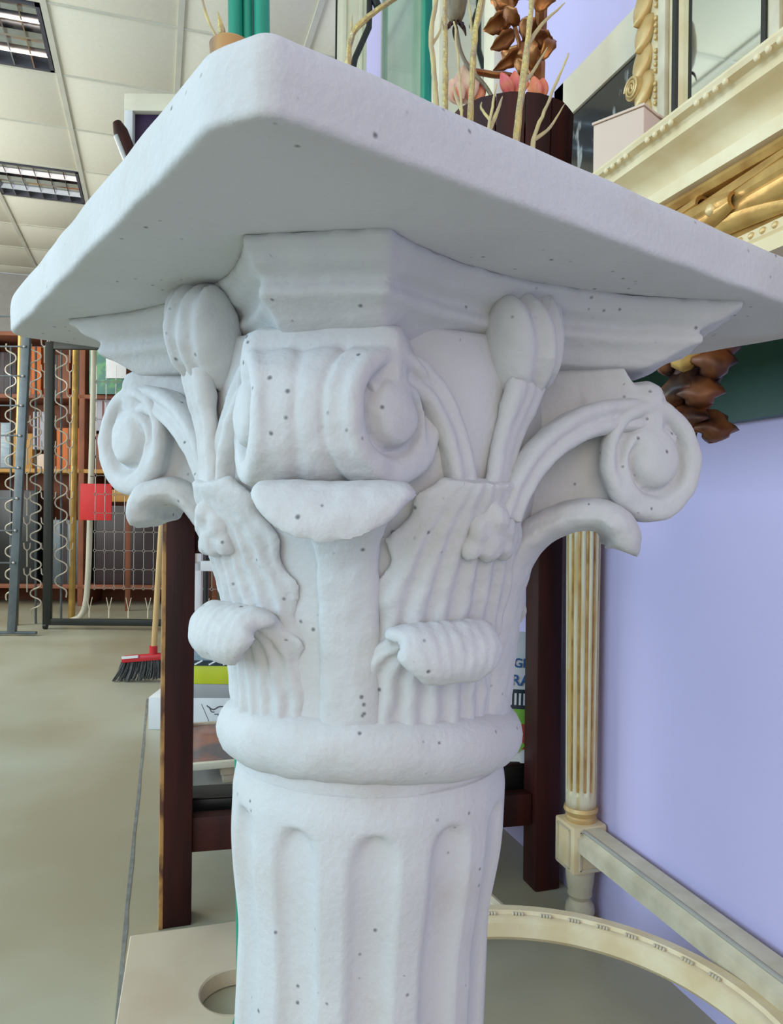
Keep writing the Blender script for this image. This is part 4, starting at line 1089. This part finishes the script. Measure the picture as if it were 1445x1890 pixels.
# three-ribbed green post standing on the marble slab
GZ = 1.20
gp0 = at(463, 945, GZ)
gp = thing('green_post', (gp0.x, gp0.y, .032), 'tall post of three green painted ribs rising behind the column', 'post')
for px, r in ((438, .0115), (461, .0085), (487, .0125)):
    c = at(px + 12, 1890, GZ + (.006 if px == 461 else 0)); c2 = at(px - 4, 0, GZ + (.006 if px == 461 else 0)); c.z = .045
    MB().tube([c, c.lerp(c2, 1.15)], r, 14).build('rib', M['greenpaint'], gp)
g0_, g1_ = at(475, 1890, GZ + .016), at(459, 0, GZ + .016); g0_.z = .05
MB().tube([g0_, g0_.lerp(g1_, 1.12)], .012, 4).build('backing', M['darkgreen'], gp)
MB().box((gp0.x + .014, gp0.y, .042), (.062, .05, .020), rot=rot_, bev=.003).build('foot', M['greenpaint'], gp)

# marble slab lying on the floor, with a round hole
c0 = atz(240, 1726, .032); c1 = atz(437, 1699, .032)
mang = math.atan2(c1.y - c0.y, c1.x - c0.x)
ux = Vector((math.cos(mang), math.sin(mang), 0)); uy = Vector((ux.y, -ux.x, 0))
hc = atz(438, 1826, .032)
msl = MB(); HL = []; OUT = []
WS, DS = .50, .62
cor = [c0, c0 + ux * WS, c0 + ux * WS + uy * DS, c0 + uy * DS - ux * .02]
NHo = 48
inner, outer = [], []
for k in range(NHo):
    a = 2 * math.pi * k / NHo; dv_ = ux * math.cos(a) + uy * math.sin(a)
    inner.append(hc + dv_ * .062)
    best = 9
    for i in range(4):
        p, q = cor[i], cor[(i + 1) % 4]; e = q - p
        den = dv_.x * e.y - dv_.y * e.x
        if abs(den) < 1e-9: continue
        w_ = p - hc; tt_ = (w_.x * e.y - w_.y * e.x) / den; ss = (w_.x * dv_.y - w_.y * dv_.x) / den
        if tt_ > 0 and -1e-6 <= ss <= 1 + 1e-6: best = min(best, tt_)
    outer.append(hc + dv_ * best)
# snap nearest outer samples to true corners
for cpt in cor:
    k = min(range(NHo), key=lambda i: (outer[i] - cpt).length); outer[k] = cpt.copy()
def zz(P, z): return [Vector((p.x, p.y, z)) for p in P]
rows = [zz(inner, .002), zz(inner, .030), zz([i.lerp(o, .02) for i, o in zip(inner, outer)], .032), zz([i.lerp(o, .985) for i, o in zip(inner, outer)], .032), zz(outer, .029), zz(outer, .002)]
msl.grid(rows + [rows[0]], closev=True)
ms = msl.build('marble_slab', M['marble'], None, smooth=False)
tag(ms, 'pale beige marble slab with a round hole lying on the floor', 'slab')

# broom
BZ = 3.75
br = thing('broom', atz(260, 1262, 0), 'broom with pine handle, red head and grey bristles leaning by the table leg', 'broom')
hp = at(283, 1207, BZ)
MB().tube([hp - Vector((0, 0, .03)), at(291, 1080, BZ + .02), at(300, 940, BZ + .04), at(307, 820, BZ + .06)], .014, 12).build('handle', M['handle'], br)
a_, b_ = at(226, 1218, BZ), at(300, 1210, BZ)
m = MB(); m.box((a_ + b_) / 2, ((b_ - a_).length, .05, .032), rot=rot_ @ Matrix.Rotation(R(-5), 4, 'Y'), bev=.01); m.tube([hp - Vector((0, 0, .02)), hp + Vector((0, 0, .04))], .02, 12)
m.build('head', M['red'], br)
MB().box(at(240, 1213, BZ - .03), (.08, .01, .012), rot=rot_ @ Matrix.Rotation(R(-5), 4, 'Y')).build('head_label', M['paper'], br)
m = MB(); rnd = random.Random(3)
for k in range(150):
    u = rnd.random(); v = rnd.uniform(-.018, .018)
    p = a_.lerp(b_, u) + FW * v - Vector((0, 0, .008))
    e = at(208 + u * 92 + rnd.uniform(-4, 4), 1258 - u * 8 + rnd.uniform(-3, 3), BZ) + FW * (v * 1.8); e.z = max(.003, e.z)
    m.tube([p, p.lerp(e, .5) + RT * .004, e], [.0035, .003, .002], 4)
o = m.build('bristles', M['bristle'], br); o['kind'] = 'stuff'

# dark plank against the wall behind the fluted leg
q = at(1036, 1200, 1.86)
tag(MB().box((q.x + .0, q.y, .55), (.06, .03, 1.10), rz=0, bev=.003).build('plank', M['maroon']), 'dark plank standing behind the fluted console leg', 'plank')

# black bent lamp stand by the door frame
lz = 2.6
q0 = at(560, 900, lz); q0.z = 0
ls = thing('lamp_stand', (q0.x, q0.y, 0), 'bent black metal lamp stand behind the arching gilded twig', 'lamp')
MB().tube([(q0.x, q0.y, .01), at(600, 400, lz), at(655, 108, lz), at(681, 50, lz), at(682, 20, lz), at(683, -60, lz)], .0105, 10).build('stem', M['black'], ls)
MB().tube([at(683, -25, lz), at(697, 12, lz)], .014, 10).build('switch', M['black'], ls)
MB().lathe([(.01, 0), (.12, 0), (.12, .012), (.03, .022), (.012, .03)], (q0.x, q0.y, 0), 28).build('foot', M['black'], ls)

# ================================================================== BED FRAMES AND CLUTTER AT THE BACK
FZ = 5.34
def fpnt(px, z, Z=FZ): a, b = ray(px, CY); v = FW * Z + RT * (a * Z); v.z = z; return v
def fz(py, Z=FZ): return EYE - (py - CY) / F_PX * Z
def pbox(mb, x0, x1, z0, z1, Z, d, tilt=0):
    a, b = fpnt(x0, z0, Z), fpnt(x1, z1, Z); c = (a + b) / 2
    mb.box(c, ((b - a).dot(RT), d, abs(z1 - z0)), rot=rot_, bev=.003); return mb
FTOP = 2.02
bf = thing('bed_base', fpnt(250, 0), 'black iron bed base with wire mesh standing on edge', 'bed base')
pbox(MB(), 82, 97, .03, FTOP, FZ, .035).build('side_rail', M['blackframe'], bf)
pbox(MB(), 470, 485, .03, FTOP, FZ, .035).build('side_rail', M['blackframe'], bf)
pbox(MB(), 97, 470, .03, .075, FZ, .035).build('end_rail', M['blackframe'], bf)
pbox(MB(), 97, 470, FTOP - .05, FTOP, FZ, .035).build('end_rail', M['blackframe'], bf)
for px in (86, 480):
    c = fpnt(px, .022); MB().tube([c - RT * .012, c + RT * .012], .022, 12).build('castor', M['black'], bf)
# wire mesh, drawn as rounded cells
gx0, dx, gy0, dy = 175.6, 18.05, 1091, 34.6
m = MB()
ncol, nrow = 16, 34
for i in range(ncol):
    for j in range(nrow):
        cx_, cy_ = gx0 + i * dx, gy0 - j * dy
        pts = []
        for (sx, sy) in ((-1, -1), (-1, 1), (1, 1), (1, -1)):
            pass
        # left side and lower side of every cell with a bowed corner, as one bent wire
        A_ = fpnt(cx_, fz(cy_)); B_ = fpnt(cx_, fz(cy_ - dy)); C_ = fpnt(cx_ + dx, fz(cy_))
        if B_.z > FTOP - .05: continue
        k = .16
        m.tube([A_.lerp(B_, k * .6), A_.lerp(B_, .5), A_.lerp(B_, 1 - k * .6)], .0024, 4)
        if i < ncol - 1: m.tube([A_.lerp(C_, k), A_.lerp(C_, 1 - k)], .0024, 4)
        # small diamond at the crossing
        e = [fpnt(cx_ + dx * k, fz(cy_)), A_.lerp(B_, k * .6), fpnt(cx_ - dx * k, fz(cy_)), fpnt(cx_, fz(cy_ + dy * k * .6))]
        for a, b in zip(e, e[1:] + e[:1]): m.tube([a, b], .0022, 4)
o = m.build('wire_mesh', M['wire'], bf); o['kind'] = 'stuff'
# hooks between mesh and rail
for k in range(9):
    px = 167 + k * 36
    m = MB(); t0 = fpnt(px, fz(1132)); m.tube([t0, fpnt(px, fz(1146))], .006, 6)
    m.tube([fpnt(px - 5, fz(1108)), t0], .0025, 4); m.tube([fpnt(px + 5, fz(1108)), t0], .0025, 4)
    m.build('spring_hook', M['creamtube'], bf)

# grey angle-iron base leaning at the left
GZ2 = 5.05
gbs = thing('bed_base', fpnt(20, 0, GZ2), 'grey angle iron bed base with cross rods at the left edge', 'bed base')
def gpt(px, py, Z=GZ2): return at(px, py, Z)
def gbar(p, q, w, nm, mt):
    d_ = (q - p); L = d_.length; ez = d_.normalized(); ex = (RT - ez * RT.dot(ez)).normalized(); ey = ez.cross(ex)
    rm_ = Matrix(((ex.x, ey.x, ez.x, 0), (ex.y, ey.y, ez.y, 0), (ex.z, ey.z, ez.z, 0), (0, 0, 0, 1)))
    MB().box((p + q) / 2, (w, w * .6, L), rot=rm_, bev=.003).build(nm, mt, gbs)
b0 = atz(22, 1180, 0.0); b0 = gpt(22, 1176); b0.z = .02
t0 = gpt(53, 545)
gbar(b0, t0, .055, 'side_rail', M['greyiron'])
l0 = gpt(-120, 1176); l0.z = .02; l1 = gpt(-95, 545)
gbar(l0, l1, .055, 'side_rail', M['greyiron'])
gbar(b0.lerp(l0, -.32), l0, .03, 'end_rail', M['greyiron'])
for py in (586, 642, 697, 752, 808, 868, 925, 985, 1045):
    f = (1176 - py) / (1176 - 545)
    a, b = l0.lerp(l1, f), b0.lerp(t0, f)
    MB().tube([a - FW * .02, b - FW * .022 + RT * .01], .0055, 6).build('cross_rod', M['greyiron'], gbs)
    MB().ball(b - FW * .024, (.010, .006, .010), u=8, v=6).build('rivet', M['wire'], gbs)

# wavy spring bases hanging behind: zigzag wire, links and tubes
def springs(name, px, py0, py1, amp, step, Z, label, links=True):
    t = thing(name, fpnt(px, 0, Z), label, 'springs')
    pts = []; n = int((py1 - py0) / step)
    for i in range(n + 1):
        y = py0 + i * step; sg = 1 if i % 2 else -1
        pts += [at(px + sg * amp, y - step * .28, Z), at(px + sg * amp, y + step * .28, Z)]
    sp_ = spline(pts, 3); b = sp_[-1]
    MB().tube(sp_ , .0055, 6).build('zigzag_wire', M['springwire'], t)
    rod = MB().tube([at(px, py0, Z + .03), Vector((at(px, py1, Z + .03).x, at(px, py1, Z + .03).y, .0))], .008, 8).build('rod', M['greyiron'], t)
    if links:
        k = 0; y = py0
        while y < py1 - 60:
            for sg in (-1, 1):
                x = px + sg * 16
                q = MB(); q.tube([at(x, y, Z + .02), at(x, y + 30, Z + .02)], .005, 6)
                q.tube([at(x - 6, y - 14, Z + .02), at(x - 5, y - 4, Z + .02), at(x, y, Z + .02), at(x + 5, y - 4, Z + .02), at(x + 6, y - 14, Z + .02)], .005, 6)
                q.build('link_wire', M['springwire'], t)
            y += 47; k += 1
springs('zigzag_springs', 66, 640, 1145, 8, 17.5, 5.55, 'zigzag bed springs left of the black iron rail')
springs('zigzag_springs', 113, 640, 1115, 9, 24, 5.62, 'zigzag bed springs between the black rail and the brass tube')
springs('zigzag_springs', 20, 640, 1120, 8, 21, 5.62, 'zigzag bed springs behind the grey bed base', False)
for px, py0, py1, Zb, lab in ((33, 560, 1100, 5.5, 'brass bed tube behind the grey bed base'), (137, 560, 1150, 5.75, 'brass bed tube right of the zigzag springs')):
    a, b = at(px + (4 if px > 100 else 8), py0, Zb), at(px - 5, py1, Zb); b.z = 0
    t = thing('brass_tube', b, lab, 'tube')
    MB().tube([b, a], .024, 12).build('tube', M['brass'], t)
    for k in range(7):
        c = b.lerp(a, .12 + k * .13); MB().tube([c - Vector((0, 0, .004)), c + Vector((0, 0, .004))], .0265, 12).build('ring', M['brass'], t)
c0_ = at(172, 725, 5.62)
pth = spline([c0_ + Vector((0, 0, .5)), c0_, at(168, 880, 5.62), at(163, 1050, 5.62), at(157, 1118, 5.62), at(146, 1140, 5.62)], 6)
e_ = atz(128, 1160, .02); pth.append(Vector((pth[-1].x - .06, pth[-1].y, .021)))
t = thing('cream_tube', pth[-1] - Vector((0, 0, .021)), 'cream enamelled tube bent at the foot between the bed bases', 'tube')
MB().tube(pth, .021, 12).build('tube', M['creamtube'], t)
MB().tube([pth[0], pth[0] + Vector((0, 0, .02))], .024, 12).build('cap', M['creamtube'], t)

# shelves and goods against the back
def bgbox(name, x0, x1, y0, y1, Z, d, mt, label, cat, stand=None):
    a, b = at(x0, y1, Z), at(x1, y0, Z)
    z0 = stand if stand is not None else a.z
    c = (a + b) / 2; w = (b - a).dot(RT)
    t = thing(name, (c.x + FW.x * d / 2, c.y + FW.y * d / 2, z0), label, cat, rz=-TH)
    h = b.z - z0
    MB().box((0, 0, h / 2), (w, d, h), bev=.004).build('body', M[mt], t, world=False)
    return t, w, h
SHB = 6.65
rack2 = thing('shelf_unit', fpnt(120, 0, SHB + .2), 'brown wooden shelf unit behind the bed bases', 'shelf')
for px in (-30, 168, 380):
    pbox(MB(), px - 5, px + 5, 0, 2.35, SHB + .2, .45).build('upright', M['brown'], rack2)
shz = []
for py in (872, 735, 620, 1085):
    z_ = EYE - (py - CY) / F_PX * SHB; shz.append(z_)
    pbox(MB(), -30, 385, z_ - .035, z_, SHB + .2, .45).build('board', M['mustard'] if py == 872 else M['brown'], rack2)
pbox(MB(), -30, 385, 0, 2.35, SHB + .43, .01).build('back_panel', M['brown'], rack2)
S0, S1, S2, S3 = shz
goods = [
 ('carton', -20, 18, 780, 868, 'bluebox', 'blue grey carton on the middle shelf at the picture edge', S0),
 ('carton', 24, 60, 800, 868, 'mustard', 'mustard carton on the middle shelf behind the grey bed base', S0),
 ('bag', 66, 100, 838, 868, 'card', 'pale rolled bag on the middle shelf behind the zigzag springs', S0),
 ('carton', 60, 84, 760, 832, 'lavbox', 'grey carton above the pale rolled bag', None),
 ('carton', 104, 150, 790, 868, 'orange', 'orange brown carton on the middle shelf behind the brass tube', S0),
 ('carton', 176, 204, 738, 800, 'lavbox', 'lavender carton beside the left scroll of the capital', None),
 ('carton', 176, 300, 802, 868, 'brown', 'long brown carton on the middle shelf right of the cream tube', S0),
 ('carton', -20, 30, 650, 732, 'maroon', 'dark maroon carton on the upper shelf at the picture edge', S1),
 ('carton', 36, 76, 640, 732, 'orange', 'tall orange carton on the upper shelf', S1),
 ('carton', 80, 128, 655, 732, 'brown', 'brown carton on the upper shelf behind the black rail', S1),
 ('carton', 132, 160, 630, 732, 'rose', 'red brown carton at the end of the upper shelf', S1),
 ('carton', -20, 70, 905, 1083, 'black', 'large black carton on the lower shelf', S3),
 ('carton', 176, 370, 935, 1083, 'maroon', 'wide dark maroon chest on the lower shelf behind the wire mesh', S3),
 ('carton', 80, 160, 960, 1083, 'greyiron', 'grey carton on the lower shelf between brass tube and black rail', S3),
]
for nm, x0, x1, y0, y1, mt, lab, st in goods:
    zst = st
    if nm == 'carton' and lab.startswith('grey carton above'): zst = EYE - (836 - CY) / F_PX * SHB
    if lab.startswith('lavender'): zst = EYE - (800 - CY) / F_PX * SHB
    t, w, h = bgbox(nm, x0, x1, y0, y1, SHB + .03, .22, mt, lab, 'bag' if nm == 'bag' else 'box', zst)
    if nm == 'carton': MB().box((0, -.1105, h * .5), (w * .10, .003, h * .98)).build('tape', M['brown' if mt in ('orange', 'mustard', 'lavbox', 'bluebox') else 'maroon'], t, world=False)
    else: MB().box((0, 0, h * .5), (w * .12, .225, h * 1.02), bev=.003).build('tie', M['cloth'], t, world=False)
# red board hung on the bed base, mustard plank behind it
t, w, h = bgbox('red_board', 147, 206, 893, 960, 5.46, .012, 'redpaper', 'bright red board hanging behind the wire mesh', 'board')
a = at(176, 893, 5.46); MB().tube([a, a + Vector((0, 0, .05)), a + Vector((0, 0, .05)) - FW * .10], .004, 6).build('hook', M['wire'], t)
t = thing('plank', at(250, 918, 6.2), 'mustard coloured plank lying across behind the red board', 'plank')
p_, q_ = at(205, 918, 6.3), at(420, 914, 6.3)
MB().box((p_ + q_) / 2, ((q_ - p_).length, .03, .10), rot=rot_, bev=.003).build('board', M['mustard'], t)
for f in (.15, .9):
    c = p_.lerp(q_, f); MB().bb((c.x - .02, c.y + .02, 0), (c.x + .02, c.y + .06, c.z), bev=.002).build('trestle_leg', M['brown'], t)
# poster and white sheet on the back of the shelf end
t, w, h = bgbox('poster', 164, 232, 640, 727, 6.55, .008, 'teal', 'green leaf patterned poster above the left scroll', 'poster')
t2, w, h = bgbox('paper_sheet', 195, 232, 655, 698, 6.53, .004, 'paper', 'white paper sheet pinned on the green poster', 'paper')
